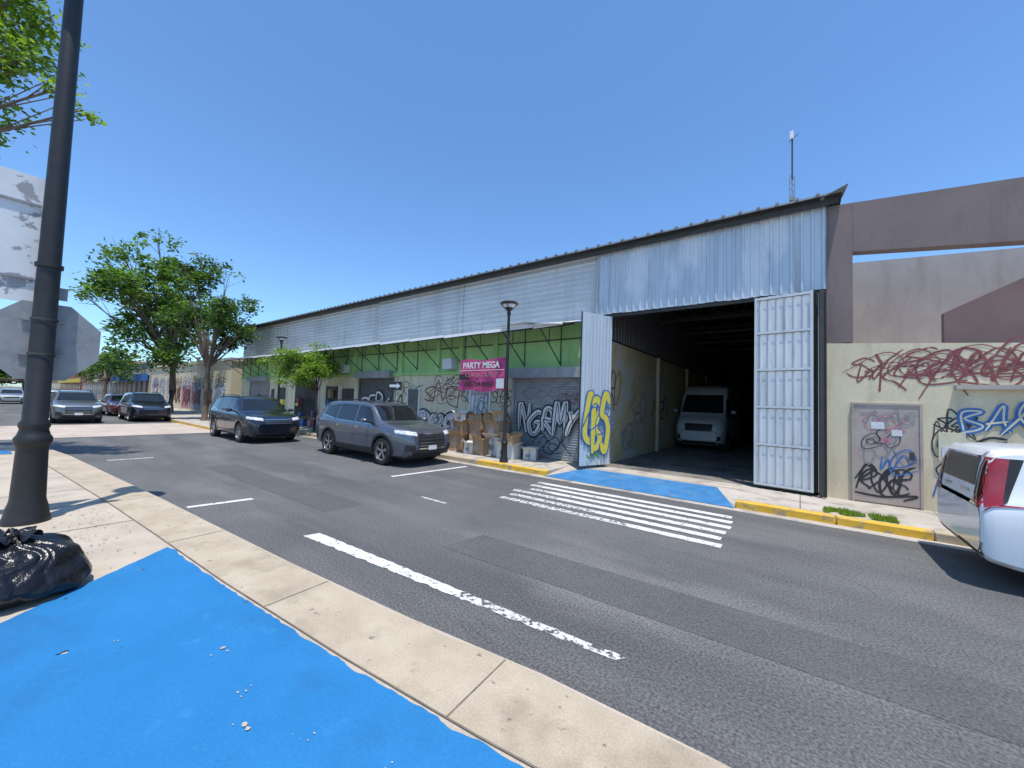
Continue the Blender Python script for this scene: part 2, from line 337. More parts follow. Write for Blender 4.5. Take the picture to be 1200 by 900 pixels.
for i in range(110):
    t=i/109; px=-5.69+3.5*t; py=1.24-4.1*t
    left.append((px+.02*noise.noise(Vector((t*50,3,1))),py))
mb=MB(); mb.poly([(x,y,.1395) for x,y in top+[(1.5,-2.9)]+left[::-1][:-1]],'blue')
mb.poly([(x,y,.1395) for x,y in ((-18.1,-.5),(-17.4,.02),(-16.6,.3),(-16.1,.3),(-16.6,-2),(-18.3,-2))],'blue')
mb.build('blue_curb_ramp_paint',smooth=-1)
mb=MB()
for (cx,cy,s) in ((-2.62,.98,1),(-2.35,.85,1),(-2.05,1.05,.6),(-3.15,1.0,.8),(-1.1,1.12,.8),(-1.6,1.2,.5),(-6.9,1.2,.4),(-7.5,.7,.4),(-3.8,.6,.4),(-.9,.9,.8)):
    for k in range(4):
        a=cx+rnd.uniform(-.05,.05); b=cy+rnd.uniform(-.05,.05); r=rnd.uniform(.004,.02)*s
        mb.poly([(a+r*rnd.uniform(.5,1.4)*math.cos(t),b+r*rnd.uniform(.3,1)*math.sin(t),.145+.001*k) for t in (0,1.2,2.5,3.6,5)],'conc')
mb.build('litter',smooth=-1)

# far sidewalk
g=group('far_sidewalk',(0,9,0))
mb=MB()
mb.box(-21.5,-5.3,8.85,10.7,-.01,.13,'concfar'); mb.box(-1.0,30,8.85,10.7,-.01,.13,'concfar')
mb.box(-5.3,-1.0,9.9,10.7,-.01,.1305,'concfar')
solid(mb,[(-31.5,6.5),(-30.5,6.35),(-23.5,6.35),(-22.4,6.8),(-21.5,8.0),(-21.5,10.7),(-31.5,10.7)],-.01,.132,'concfar','yellow')
mb.box(-200,-31.5,6.6,10.5,-.01,.13,'concfar')
mb.poly([(-5.3,8.6,.015),(-4.75,9.9,.131),(-5.3,9.9,.131)],'concfar'); mb.poly([(-1.0,8.6,.015),(-1.0,9.9,.131),(-1.5,9.9,.131)],'concfar')
mb.build('slab',g,smooth=-1)
mb=MB(); mb.poly([(-5.3,8.6,.018),(-1.0,8.6,.018),(-1.5,9.9,.1345),(-4.75,9.9,.1345)],'bluefar'); mb.build('blue_ramp_paint',g,smooth=-1)
mb=MB()
for x in range(-20,28,2):
    if -5.4<x<-.9: continue
    mb.box(x,x+.02,8.86,10.68,.13,.1325,'joint')
mb.box(-5.28,-1.02,10.0,10.02,.131,.134,'joint')
mb.build('joints',g)
g=group('far_kerb',(0,8.75,0))
def kerbseg(x0,x1,m):
    mb=MB(); 
    x=x0
    while x<x1-.01:
        e=min(x+1.5,x1); mb.box(x+.004,e-.004,8.66,8.853,-.01,.142+rnd.uniform(-.004,.004),m); x=e
    mb.build('kerb_stone',g,bevel=.02,smooth=30)
kerbseg(-21.5,-7.7,'kerb'); kerbseg(-7.7,-5.3,'yellow'); kerbseg(-1.0,1.65,'yellow'); kerbseg(1.65,28,'kerb')
mb=MB(); mb.box(-21.5,28,8.42,8.66,-.01,.010,'concfar'); mb.build('gutter',g)

def ragged(mb,x0,x1,y0,y1,z,m):
    n=max(4,int((x1-x0)/.05))
    A=[];B=[]
    for i in range(n+1):
        t=x0+(x1-x0)*i/n
        A.append((t,y0+.016*noise.noise(Vector((t*9,y0*7,0))),z)); B.append((t,y1+.016*noise.noise(Vector((t*9,y1*7,4))),z))
    mb.grid([A,B],m)
g=group('crosswalk',(-3,7,0)); mb=MB()
for k in range(6):
    y=6.05+k*.345
    x0=-5.0+rnd.uniform(-.1,.25)
    xm=x0+(2.6,1.9,1.1,.5,.3,.2)[k]
    ragged(mb,x0,xm,y,y+.17,.0055,'white_old'); ragged(mb,xm,-.88+rnd.uniform(-.08,.05),y,y+.17,.0055,'white_mark')
mb.build('stripes',g,smooth=-1)
g=group('road_markings',(-4,3,0)); mb=MB()
n=90
for (t0,t1,m) in ((0,.62,'white_mark'),(.62,1,'white_old')):
    A=[];B=[]
    for i in range(n+1):
        t=t0+(t1-t0)*i/n; x=-5.35+4.25*t; y=2.57+.30*t; w=.20-.12*t
        A.append((x,y+.03*noise.noise(Vector((x*8,0,0)))+.012*noise.noise(Vector((x*25,0,0))),.0055)); B.append((x+.05,y+w+.02*noise.noise(Vector((x*8,5,0))),.0055))
    mb.grid([A,B],m)
mb.poly([(-8.05,1.95,.0055),(-7.93,1.95,.0055),(-7.80,2.85,.0055),(-7.93,2.85,.0055)],'white_mark')
mb.poly([(-7.95,5.8,.0055),(-7.83,5.8,.0055),(-7.62,8.2,.0055),(-7.75,8.2,.0055)],'white_mark')
mb.poly([(-14.6,1.8,.0055),(-14.45,1.8,.0055),(-14.4,2.7,.0055),(-14.55,2.7,.0055)],'white_old')
mb.poly([(-5.9,5.0,.0055),(-5.2,5.0,.0055),(-5.2,5.07,.0055),(-5.9,5.07,.0055)],'white_old')
mb.build('paint_lines',g,smooth=-1)

mb=MB()
for i in range(3400):
    if i<2600: x=.35+rnd.random()*.95; y=8.92+rnd.random()*.36
    else: x=rnd.uniform(-15,6); y=10.6-abs(rnd.gauss(0,.03)); 
    if noise.noise(Vector((x*5,y*5,0)))<-.15: continue
    if i>=2600 and (-5.3<x<1.95 or noise.noise(Vector((x*1.3,2,0)))<.1): continue
    h=rnd.uniform(.03,.10); a=rnd.uniform(0,6.28); dx,dy=math.cos(a)*.008,math.sin(a)*.008; lx,ly=rnd.uniform(-.04,.04),rnd.uniform(-.04,.04)
    mb.poly([(x-dx,y-dy,.13),(x+dx,y+dy,.13),(x+lx,y+ly,.13+h)],'leaf4')
mb.build('grass_patch',smooth=-1)

# ------------------------------------------------------------------ warehouse
W=group('metal_warehouse',(-16,11,0))
XL,XR=-32.9,.45
mb=MB()
mb.box(XL,-4.86,10.7,10.95,.13,2.995,'creamg'); mb.build('street_wall',W)
mb=MB(); mb.box(XL,-4.86,10.69,10.95,3.0,4.5,'green'); mb.box(-5.06,-4.87,10.60,10.688,.13,4.5,'green'); mb.build('green_wall_band',W)
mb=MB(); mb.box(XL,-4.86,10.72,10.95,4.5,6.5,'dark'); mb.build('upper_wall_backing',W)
def hrib(x0,x1,z0,z1,y,m,pitch=.17,d=.028):
    rows=[];z=z0
    while z<z1:
        for f,dd in ((0,0),(.5,0),(.62,d),(.88,d)):
            zz=min(z+f*pitch,z1); rows.append([(x0,y-dd,zz),(x1,y-dd,zz)])
        z+=pitch
    rows.append([(x0,y,z1),(x1,y,z1)]); return rows
mb=MB()
x=XL
while x<-4.9:
    e=min(x+5.6,-4.86); dy=rnd.uniform(-.008,.008)
    mb.grid(hrib(x+.005,e-.005,4.42+rnd.uniform(-.03,.03),6.46,10.68+dy,'siding'),'siding'); x=e
mb.build('horizontal_siding',W,smooth=-1)
def vrib(x0,x1,z0,z1,y,m,pitch=.2,d=.03,wob=0):
    lo=[];hi=[];x=x0
    while x<x1:
        for f,dd in ((0,0),(.6,0),(.7,d),(.9,d)):
            xx=min(x+f*pitch,x1); lo.append((xx,y-dd,z0+wob*noise.noise(Vector((xx*2,0,0))))); hi.append((xx,y-dd,z1))
        x+=pitch
    return [lo,hi]
mb=MB(); mb.grid(vrib(-4.86,XR+.02,4.58,6.46,10.60,'header',pitch=.19,wob=.03),'header')
mb.build('gate_header_sheet',W,smooth=-1)
mb=MB()
mb.box(-4.86,XR,10.65,10.75,4.5,4.62,'steel'); mb.box(-4.86,-4.74,10.63,10.8,.13,4.5,'steel'); mb.box(XR-.1,XR,10.63,10.8,.13,4.5,'steel')
mb.box(-4.86,-4.83,10.55,10.62,4.6,6.46,'header')
mb.build('gate_frame',W)
mb=MB()
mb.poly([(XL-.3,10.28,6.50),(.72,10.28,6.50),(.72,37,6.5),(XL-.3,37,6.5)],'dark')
mb.box(XL-.3,.72,10.28,37,6.52,6.56,'roof')
x=XL-.3
while x<.72:
    mb.box(x,x+.07,10.26,37,6.56,6.605,'roof'); x+=.36
mb.build('roof_sheets',W,smooth=-1)
mb=MB(); mb.box(XL-.25,.66,10.42,10.5,6.38,6.498,'steel')
mb.poly([(.35,10.3,6.49),(.80,10.06,6.57),(.74,10.6,6.54),(.4,10.6,6.49)],'roof')
mb.build('eave_fascia',W)
mb=MB()
mb.box(-4.86,-4.66,10.76,36,.13,3.9,'garwall'); mb.build('interior_left_wall',W)
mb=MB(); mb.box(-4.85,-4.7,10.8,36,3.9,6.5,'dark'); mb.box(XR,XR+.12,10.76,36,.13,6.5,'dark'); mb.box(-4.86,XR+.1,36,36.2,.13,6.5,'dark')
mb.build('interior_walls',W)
mb=MB(); mb.box(-4.86,XR,10.7,36,-.01,.1335,'intfloor'); mb.build('garage_floor',W)
mb=MB()
for y in range(13,36,3):
    mb.box(-4.7,XR,y,y+.12,6.05,6.2,'steel'); mb.box(-4.7,XR,y,y+.12,5.3,5.4,'steel')
    for k in range(7):
        x=-4.7+k*.74; mb.tube([(x,y+.06,5.35),(x+.37,y+.06,6.1),(x+.74,y+.06,5.35)],.03,'steel',n=5)
for x in (-4.2,-3,-1.8,-.6): mb.box(x,x+.06,10.9,36,6.3,6.42,'galv')
for y in (16,21,26): mb.box(-4.66,-4.55,y,y+.2,.13,3.9,'garwall')
mb.build('roof_trusses',W)
mb=MB(); 
lo=[];hi=[];y=10.9
while y<30:
    for f,dd in ((0,0),(.5,0),(.6,.03),(.9,.03)):
        lo.append((-4.66+dd,y+f*.25,3.95)); hi.append((-4.66+dd,y+f*.25,6.3))
    y+=.25
mb.grid([lo,hi],'shutterd'); mb.build('interior_sheeting',W,smooth=-1)
mb=MB()
for (x,y,z,w,d,h,m) in ((-.2,15,.13,.7,1,1.1,'rust'),(-.1,17,.13,.8,1.2,.8,'card'),(-.1,17,.93,.6,.8,.5,'cardw'),(-.2,20,.13,.9,1.5,1.5,'inkgy'),(-4.3,26,.13,.5,1,1,'card')): mb.box(x-w/2,x+w/2,y,y+d,z,z+h,m)
mb.build('stored_goods',W)
def leaf(name,p0,p1,z0,z1,m,pitch=.16,frame=True):
    p0=Vector((p0[0],p0[1],0));p1=Vector((p1[0],p1[1],0)); u=(p1-p0); l=u.length; u.normalize(); n=Vector((u.y,-u.x,0))
    mb=MB(); lo=[];hi=[];x=0
    while x<l-.001:
        for f,dd in ((0,0),(.55,0),(.68,.028),(.88,.028)):
            xx=min(x+f*pitch,l); q=p0+u*xx+n*dd
            w_=.012*noise.noise(Vector((xx*3,z0,l)))
            lo.append((q.x,q.y,z0+w_)); hi.append((q.x,q.y,z1+w_*2))
        x+=pitch
    q=p1; lo.append((q.x,q.y,z0)); hi.append((q.x,q.y,z1))
    mb.grid([lo,hi],m)
    for z in (z0+.02,(z0*2+z1)/3,(z0+2*z1)/3,z1-.08):
        a=p0-n*.04;b=p1-n*.04; mb.tube([(a.x,a.y,z+.03),(b.x,b.y,z+.03)],.03,'steel',n=4)
    for q in (p0+u*.02,p1-u*.02):
        a=q-n*.04; mb.tube([(a.x,a.y,z0),(a.x,a.y,z1)],.035,'steel',n=4)
    if frame:
        for z in (z0+.0,z0+.9,z0+1.75,z0+2.6,z0+3.45,z1-.07):
            a=p0+n*.035;b=p1+n*.035
            mb.poly([(a.x,a.y,z),(b.x,b.y,z),(b.x,b.y,z+.05),(a.x,a.y,z+.05)],m)
            c=p0+n*.033;d_=p1+n*.033
            mb.poly([(c.x,c.y,z-.018),(d_.x,d_.y,z-.018),(d_.x,d_.y,z+.01),(c.x,c.y,z+.01)],'rust')
        for q,w in ((p0,.05),(p1-u*.05,.05)):
            a=q+n*.038;b=q+u*w+n*.038
            mb.poly([(a.x,a.y,z0),(b.x,b.y,z0),(b.x,b.y,z1),(a.x,a.y,z1)],m)
    return mb.build(name,W,smooth=-1)
leaf('gate_leaf_right',(-.84,10.56),(.24,10.40),.22,4.54,'door')
leaf('gate_leaf_folded_1',(.32,10.44),(.36,11.4),.22,4.5,'door',frame=False)
leaf('gate_leaf_folded_2',(.34,10.34),(.44,10.34),.15,4.5,'steel',frame=False)
leaf('gate_leaf_left',(-4.82,9.6),(-4.42,10.66),.22,4.5,'header',pitch=.13,frame=False)
g1=Gr((-4.82,9.6,0),(.4,1.06,0),(1.06,-.4,0))
g1.bubble('GBS',.08,.75,.95,1.3,'inkb','inky',.26,.17,jit=.1); g1.tag('SKR',.2,.45,.7,.4,.05,'inkg'); g1.tag('Q@',.1,1.2,.9,.6,.04,'inkb',extra=.02)
g1o=g1.build('gate_leaf_graffiti',W); g1o.location=(.036,-.013,0)

def shutter(x0,x1,z1,m):
    mb=MB(); rows=[];z=.15
    while z<z1:
        rows+= [[(x0,10.66,z),(x1,10.66,z)],[(x0,10.64,z+.035),(x1,10.64,z+.035)],[(x0,10.66,z+.07),(x1,10.66,z+.07)]]; z+=.08
    mb.grid(rows,m); mb.box(x0-.1,x0,10.60,10.697,.13,z1,m); mb.box(x1,x1+.02,10.60,10.697,.13,z1,m)
    mb.box(x0-.12,x1+.03,10.38,10.687,z1,z1+.32,'shutter')
    mb.build('roller_shutter',W,smooth=-1)
shutter(-7.85,-5.1,2.72,'shutter')
shutter(-17.3,-14.7,2.8,'shutterd'); shutter(-31,-28,2.7,'shutter')
mb=MB()
for (a,b,z0,z1,m) in ((-24.2,-21.4,.15,2.7,'win'),(-20.6,-19.3,.15,2.4,'win'),(-26.6,-25.4,.15,2.3,'win'),(-13.6,-12.9,.15,2.3,'shutterd'),(-19,-17.8,1.0,2.3,'win'),(-27.6,-27,1,2.2,'win'),(-9.9,-9.0,.15,2.25,'greyw')):
    mb.box(a,b,10.655,10.699,z0,z1,m)
    for q in (a-.06,b): mb.box(q,q+.06,10.63,10.698,z0,z1+.06,'signw')
for i in range(26):
    x=rnd.choice((rnd.uniform(-24,-21.6),rnd.uniform(-20.5,-19.6),rnd.uniform(-26.5,-25.6))); z=rnd.choice((.15,.7,1.25,1.8)); w=rnd.uniform(.12,.4)
    mb.box(x,x+w,10.5-i*.003,10.652-i*.0002,z,z+rnd.uniform(.15,.45),rnd.choice(('card','inkr','inkb','signw','inky','clad','inkp')))
mb.build('doors_and_windows',W)
mb=MB()
for x in (-8.9,-10.6,-18,-14.3,-11.9,-21,-24.7): mb.box(x,x+.22,10.62,10.686,3.0,4.4,'green')
mb.box(-11.2,-10.7,10.35,10.685,3.1,3.5,'panelw'); mb.box(-19,-18.4,10.3,10.685,3.1,3.5,'panelw')
mb.box(XL,-8.0,10.60,10.688,2.9,3.0,'green')
mb.build('green_pilasters',W)
# canopy
mb=MB()
x=XL
yf=9.35
while x<-5.4:
    e=min(x+1.9,-5.3)
    d=.05*noise.noise(Vector((x,0,0))); 
    tz=4.17+d*.8
    mb.grid([[(x,10.66,4.46),(e-.01,10.66,4.46)],[(x,yf,tz),(e-.01,yf,tz+.02)]],'siding')
    mb.grid([[(x,10.66,4.44),(e-.01,10.66,4.44)],[(x,yf+.02,tz-.02),(e-.01,yf+.02,tz)]],'roof')
    mb.grid([[(x,yf,tz+.01),(e-.01,yf,tz+.03)],[(x,yf-.01,tz-.09),(e-.01,yf-.01,tz-.06)]],'signw')
    x=e
mb.grid([[(-6.5,10.5,4.5),(-5.1,10.5,4.47)],[(-6.6,9.5,4.30),(-5.3,9.2,4.12)],[(-6.5,9.1,4.26),(-5.8,9.0,4.14)]],'door')
mb.grid([[(-7.6,9.5,4.27),(-6.3,9.5,4.26)],[(-7.4,9.15,4.22),(-6.5,9.2,4.28)]],'signw')
mb.build('canopy_sheets',W,smooth=-1)
mb=MB()
mb.tube([(XL,9.42,4.1),(-5.3,9.42,4.1)],.025,'steel',n=5); mb.tube([(XL,10.66,3.95),(-5.1,10.66,3.95)],.02,'steel',n=5)
x=XL+.2
while x<-5.2:
    mb.tube([(x,9.42,4.1),(x,10.68,3.15)],.020,'steel',n=5); mb.tube([(x,9.42,4.1),(x,10.68,4.4)],.02,'steel',n=5)
    mb.tube([(x,9.95,3.7),(x,9.95,4.25)],.016,'steel',n=4); mb.tube([(x,10.66,3.1),(x,10.66,4.4)],.018,'steel',n=4)
    x+=1.4
mb.tube([(XL,10.0,4.26),(-5.3,10.0,4.26)],.025,'steel',n=5)
mb.build('canopy_trusses',W)
gr=Gr((0,10.7,0))
gr.tag('SNEK',-12.7,1.75,2.6,.75,.06,'inkr'); gr.tag('RZOS',-12.2,2.35,2.3,.4,.035,'inkr'); gr.tag('Q@QS',-12.4,1.9,2.4,.5,.03,'inkr')
for (a,b) in ((-12.6,.95),(-10.9,.9)):
    gr.disc(a,b,.58,'ink',extra=-.001); gr.disc(a,b,.50,'inkw',extra=.008)
    gr.disc(a-.18,b+.1,.10,'ink',extra=.018); gr.disc(a+.18,b+.1,.10,'ink',extra=.018)
    gr.stroke([(a-.25,b-.15),(a,b-.28),(a+.25,b-.12)],.06,'ink',extra=.018)
    gr.tag('SOX',a-.35,b-.3,.7,.7,.025,'inkgy',extra=.02)
def heart(a,b,s,m,ex):
    gr.poly([(a+s*.062*16*math.sin(t)**3,b+s*.062*(13*math.cos(t)-5*math.cos(2*t)-2*math.cos(3*t)-math.cos(4*t))) for t in [2*math.pi*k/30 for k in range(30)]],m,extra=ex)
heart(-11.75,1.0,.52,'ink',0); heart(-11.75,1.02,.42,'inkw',.009); gr.tag('Q@',-12.0,.85,.5,.4,.03,'ink',extra=.02)
gr.disc(-12.3,.45,.3,'inkg'); gr.bubble('MAE',-12.2,.22,1.3,.45,'ink','inkw',.16,.08)
gr.rect(-9.9+.03,-9.1,.3,2.1,'inkw',extra=.045)
gr.tag('K@R',-9.8,1.5,.7,.5,.05,'inkgy',extra=.05); gr.tag('SAZ',-9.8,.6,.7,.6,.03,'ink',extra=.05)
gr.tag('WSU',-20,1.2,1.6,.8,.07,'inkr'); gr.tag('TEKO',-28,.9,2,.8,.07,'ink'); gr.tag('AZ',-14.5,1,.8,.8,.06,'ink')
gr.tag('YO@K/R',-11.5,2.5,2.6,.3,.03,'ink'); gr.tag('TS@K',-10.4,1.9,1.4,.5,.035,'inkb'); gr.tag('ORSE',-14.5,2.0,1.6,.5,.035,'inkr'); gr.tag('N@M',-14.4,.4,1.2,.6,.05,'inkgy')
gr.bubble('OKE',-18.9,.2,1.2,.7,'ink','inkp',.14,.08); gr.tag('ZU@',-27,.3,1.4,1,.05,'inkb')
gr.tag('SE@R',-8.95,1.9,.9,.4,.03,'ink'); gr.tag('TK',-8.6,1.3,.5,.5,.04,'inkr')
gr.build('wall_graffiti',W)
gr=Gr((0,10.635,0)); gr.bubble('NGRMY',-7.7,1.0,2.35,.75,'ink','inkw',.27,.15,m3='ink',jit=.13); gr.tag('OSE@',-7.6,2.1,2.0,.35,.035,'inkgy'); gr.tag('Q@/',-7,.4,1.2,.4,.03,'ink'); gr.tag('ZKR',-6.3,1.9,1.0,.3,.03,'inkr'); gr.tag('TASE',-7.7,.35,1.2,.4,.03,'inkgy')
gr.bubble('SERK',-17.1,1.2,2.2,.8,'ink','inkw',.2,.1,jit=.12); gr.tag('M@NO',-17,.4,2,.5,.04,'inkw'); gr.tag('M@NO',-30.6,.6,2.2,1,.08,'ink')
gr.build('shutter_graffiti',W)
gr=Gr((-4.655,0,0),(0,1,0),(1,0,0))
gr.tag('SEO',13,1.3,1.4,.9,.06,'inkp'); gr.tag('KZN',15.5,1.5,2,.8,.06,'ink'); gr.tag('RO',11.1,1.9,.8,1,.05,'inkr'); gr.tag('T@X',12,.5,1.4,.6,.03,'inkb')
gr.build('interior_graffiti',W)

A=group('radio_mast',(-.15,12,6.6)); mb=MB()
for (dx,dy) in ((-.05,-.03),(.05,-.03),(0,.05)): mb.tube([(-.15+dx,12+dy,6.55),(-.15+dx,12+dy,8.0)],.010,'galv',n=5)
for k in range(8):
    z=6.6+k*.18; mb.tube([(-.2,11.97,z),(-.1,11.97,z+.09),(-.15,12.05,z+.14),(-.2,11.97,z+.18)],.007,'galv',n=4)
mb.tube([(-.15,12,7.9),(-.15,12,9.05)],.018,'steel',n=6); mb.box(-.20,-.12,11.95,12.02,9.0,9.2,'signw'); mb.tube([(-.22,12,8.95),(-.02,12,9.1)],.008,'steel',n=4)
mb.box(-.20,-.12,11.93,12.06,7.35,7.47,'galv')
mb.build('mast',A)
A=group('roof_antenna',(-31,20,6.6)); mb=MB()
for i in range(7): mb.tube([(-33+i*.9,20,6.6),(-33+i*.9,20,8.2+rnd.random())],.03,'signw',n=5)
mb.tube([(-33,20,7.9),(-27.6,20,7.9)],.03,'signw',n=5); mb.build('antenna_rods',A)

# ------------------------------------------------------------------ right concrete building
B=group('concrete_building',(4,12,0))
mb=MB(); mb.box(.47,14,10.62,10.85,.13,3.40,'cream',dz1=-.8); mb.build('cream_wall',B)
mb=MB()
mb.box(.47,.90,10.64,10.9,3.403,6.42,'brown',dz1=-.03); mb.box(.903,14,10.64,10.9,5.33,6.39,'brown',dz1=-1.1,dz0=-1.6)
mb.build('frame_facade',B)
mb=MB()
mb.box(.9,14,15,15.2,.13,6.42,'greyw',dz1=-.9); mb.box(.60,.9,10.9,15.2,.13,6.3,'greyw'); mb.box(.9,14,10.9,15.2,2.9,3.0,'greyw')
mb.build('terrace_walls',B)
mb=MB(); 
pts=[(2.39,3.1),(2.39,4.05),(5.5,5.75),(5.5,3.1)]
mb.poly([(x,11.6,z) for x,z in pts],'brownd'); mb.poly([(x,11.8,z) for x,z in pts[::-1]],'brownd')
for i in range(4):
    a,b=pts[i],pts[(i+1)%4]; mb.poly([(a[0],11.6,a[1]),(b[0],11.6,b[1]),(b[0],11.8,b[1]),(a[0],11.8,a[1])],'brownd')
mb.build('stair_parapet',B)
mb=MB(); mb.box(.9,1.84,10.58,10.625,.16,2.1,'wood')
for q in ((.86,.9,.13,2.14),(1.84,1.88,.13,2.14),(.9,1.84,2.1,2.14)): mb.box(q[0],q[1],10.565,10.624,q[2],q[3],'wood')
mb.box(1.70,1.76,10.55,10.58,1.05,1.2,'steel')
mb.build('steel_door',B)
mb=MB(); mb.box(2.08,2.42,10.56,10.622,1.1,1.62,'creamg'); mb.box(2.12,2.38,10.55,10.56,1.15,1.35,'panelw'); mb.box(2.3,5,10.5,10.622,2.42,2.5,'greyw')
mb.build('meter_box',B)
gr=Gr((0,10.62,0))
gr.tag('SYE@RQN',.75,2.62,2.5,.45,.04,'inkr'); gr.tag('WKA/ESR',.85,2.5,2.6,.42,.035,'inkr',jit=.2); gr.tag('@Q@SE/',1.4,2.7,2.6,.35,.025,'inkr',jit=.2); gr.tag('QQQ@',.9,2.65,2.4,.3,.025,'inkr',jit=.25); gr.tag('SANQES',1.6,2.65,2.4,.45,.04,'inkr',jit=.2)
gr.bubble('BA/US',2.35,1.65,1.45,.35,'inkb','creamg',.10,.03,jit=.14); gr.tag('SNAZ',2.5,1.3,1.1,.24,.035,'ink'); gr.tag('KEG',2.0,.45,.75,.32,.03,'inkb'); gr.tag('OKTE',2.0,.8,.8,.25,.02,'ink')
gr.tag('SOM',2.02,1.68,.5,.22,.025,'ink',jit=.16); gr.tag('MBX',2.0,1.55,.5,.35,.02,'ink',jit=.2); gr.tag('@Q',2.0,1.3,.4,.35,.018,'ink',jit=.2)
gr.tag('KEYS',2.9,.55,1.0,.45,.05,'inky'); gr.tag('ARE',3.2,1.0,.9,.5,.05,'inkb')
gr.build('wall_graffiti',B)
gr=Gr((0,10.58,0)); gr.tag('RU@E',.93,.38,.75,.42,.04,'ink',under=True,jit=.18); gr.tag('Q/R',.95,.5,.7,.3,.03,'ink'); gr.tag('GS/',1.0,1.0,.55,.4,.025,'inkgy'); gr.tag('OEX',1.0,1.6,.6,.3,.03,'inkp'); gr.tag('W@',1.25,.85,.4,.3,.022,'inkb'); gr.tag('@SO',1.0,1.25,.5,.3,.018,'ink'); gr.tag('TKAS',.95,1.75,.8,.2,.018,'inkgy')
gr.rect(1.15,1.35,1.62,1.76,'inkw'); gr.rect(1.45,1.6,1.5,1.62,'inkw'); gr.rect(1.3,1.45,1.35,1.45,'inkp')
gr.build('door_graffiti',B)

# ------------------------------------------------------------------ cars
def pchip(P):
    xs=[p[0] for p in P]; ys=[p[1] for p in P]; n=len(P)
    h=[xs[i+1]-xs[i] for i in range(n-1)]; d=[(ys[i+1]-ys[i])/h[i] for i in range(n-1)]
    m=[d[0]]+[0 if d[i-1]*d[i]<=0 else 2*d[i-1]*d[i]/(d[i-1]+d[i]) for i in range(1,n-1)]+[d[-1]]
    def f(x):
        if x<=xs[0]: return ys[0]
        if x>=xs[-1]: return ys[-1]
        i=0
        while xs[i+1]<x: i+=1
        t=(x-xs[i])/h[i]; t2=t*t;t3=t2*t
        return (2*t3-3*t2+1)*ys[i]+(t3-2*t2+t)*h[i]*m[i]+(-2*t3+3*t2)*ys[i+1]+(t3-t2)*h[i]*m[i+1]
    return f
SUV=dict(L=4.95,H=1.73,W=1.93,wb=(1.05,3.92),wr=.38,
 top=[(0,.80),(.03,.98),(.10,1.12),(.30,1.48),(.46,1.63),(.8,1.70),(2.0,1.73),(2.75,1.70),(3.02,1.63),(3.42,1.36),(3.76,1.16),(4.25,1.10),(4.7,1.02),(4.88,.90),(4.95,.72)],
 belt=[(0,.79),(.03,.96),(.10,1.04),(.5,1.15),(2,1.10),(3.76,1.06),(4.25,1.01),(4.7,.93),(4.88,.82),(4.95,.70)],
 bot=[(0,.50),(.12,.36),(.6,.27),(4.3,.25),(4.75,.27),(4.95,.40)],
 w=[(0,.76),(.06,.86),(.25,.94),(.8,.985),(1.4,1),(3.7,1),(4.35,.97),(4.72,.89),(4.88,.79),(4.95,.66)],
 roofw=.75,
 win=[[(2.50,1.11),(3.52,1.085),(3.0,1.56),(2.50,1.61)],[(1.44,1.14),(2.42,1.11),(2.42,1.61),(1.46,1.62)],[(.52,1.26),(1.36,1.15),(1.38,1.61),(.66,1.53)]],
 ws=[(-.74,1.19),(.74,1.19),(.62,1.61),(-.62,1.61)], rw=[(-.70,1.17),(.70,1.17),(.56,1.55),(-.56,1.55)],
 head=[[(.50,.84),(.90,.90),(.88,.99),(.50,.94)]], grille=[(-.46,.50),(.46,.50),(.5,.88),(-.5,.88)],
 tail=[[(.42,.98),(.86,.98),(.83,1.12),(.42,1.08)]])
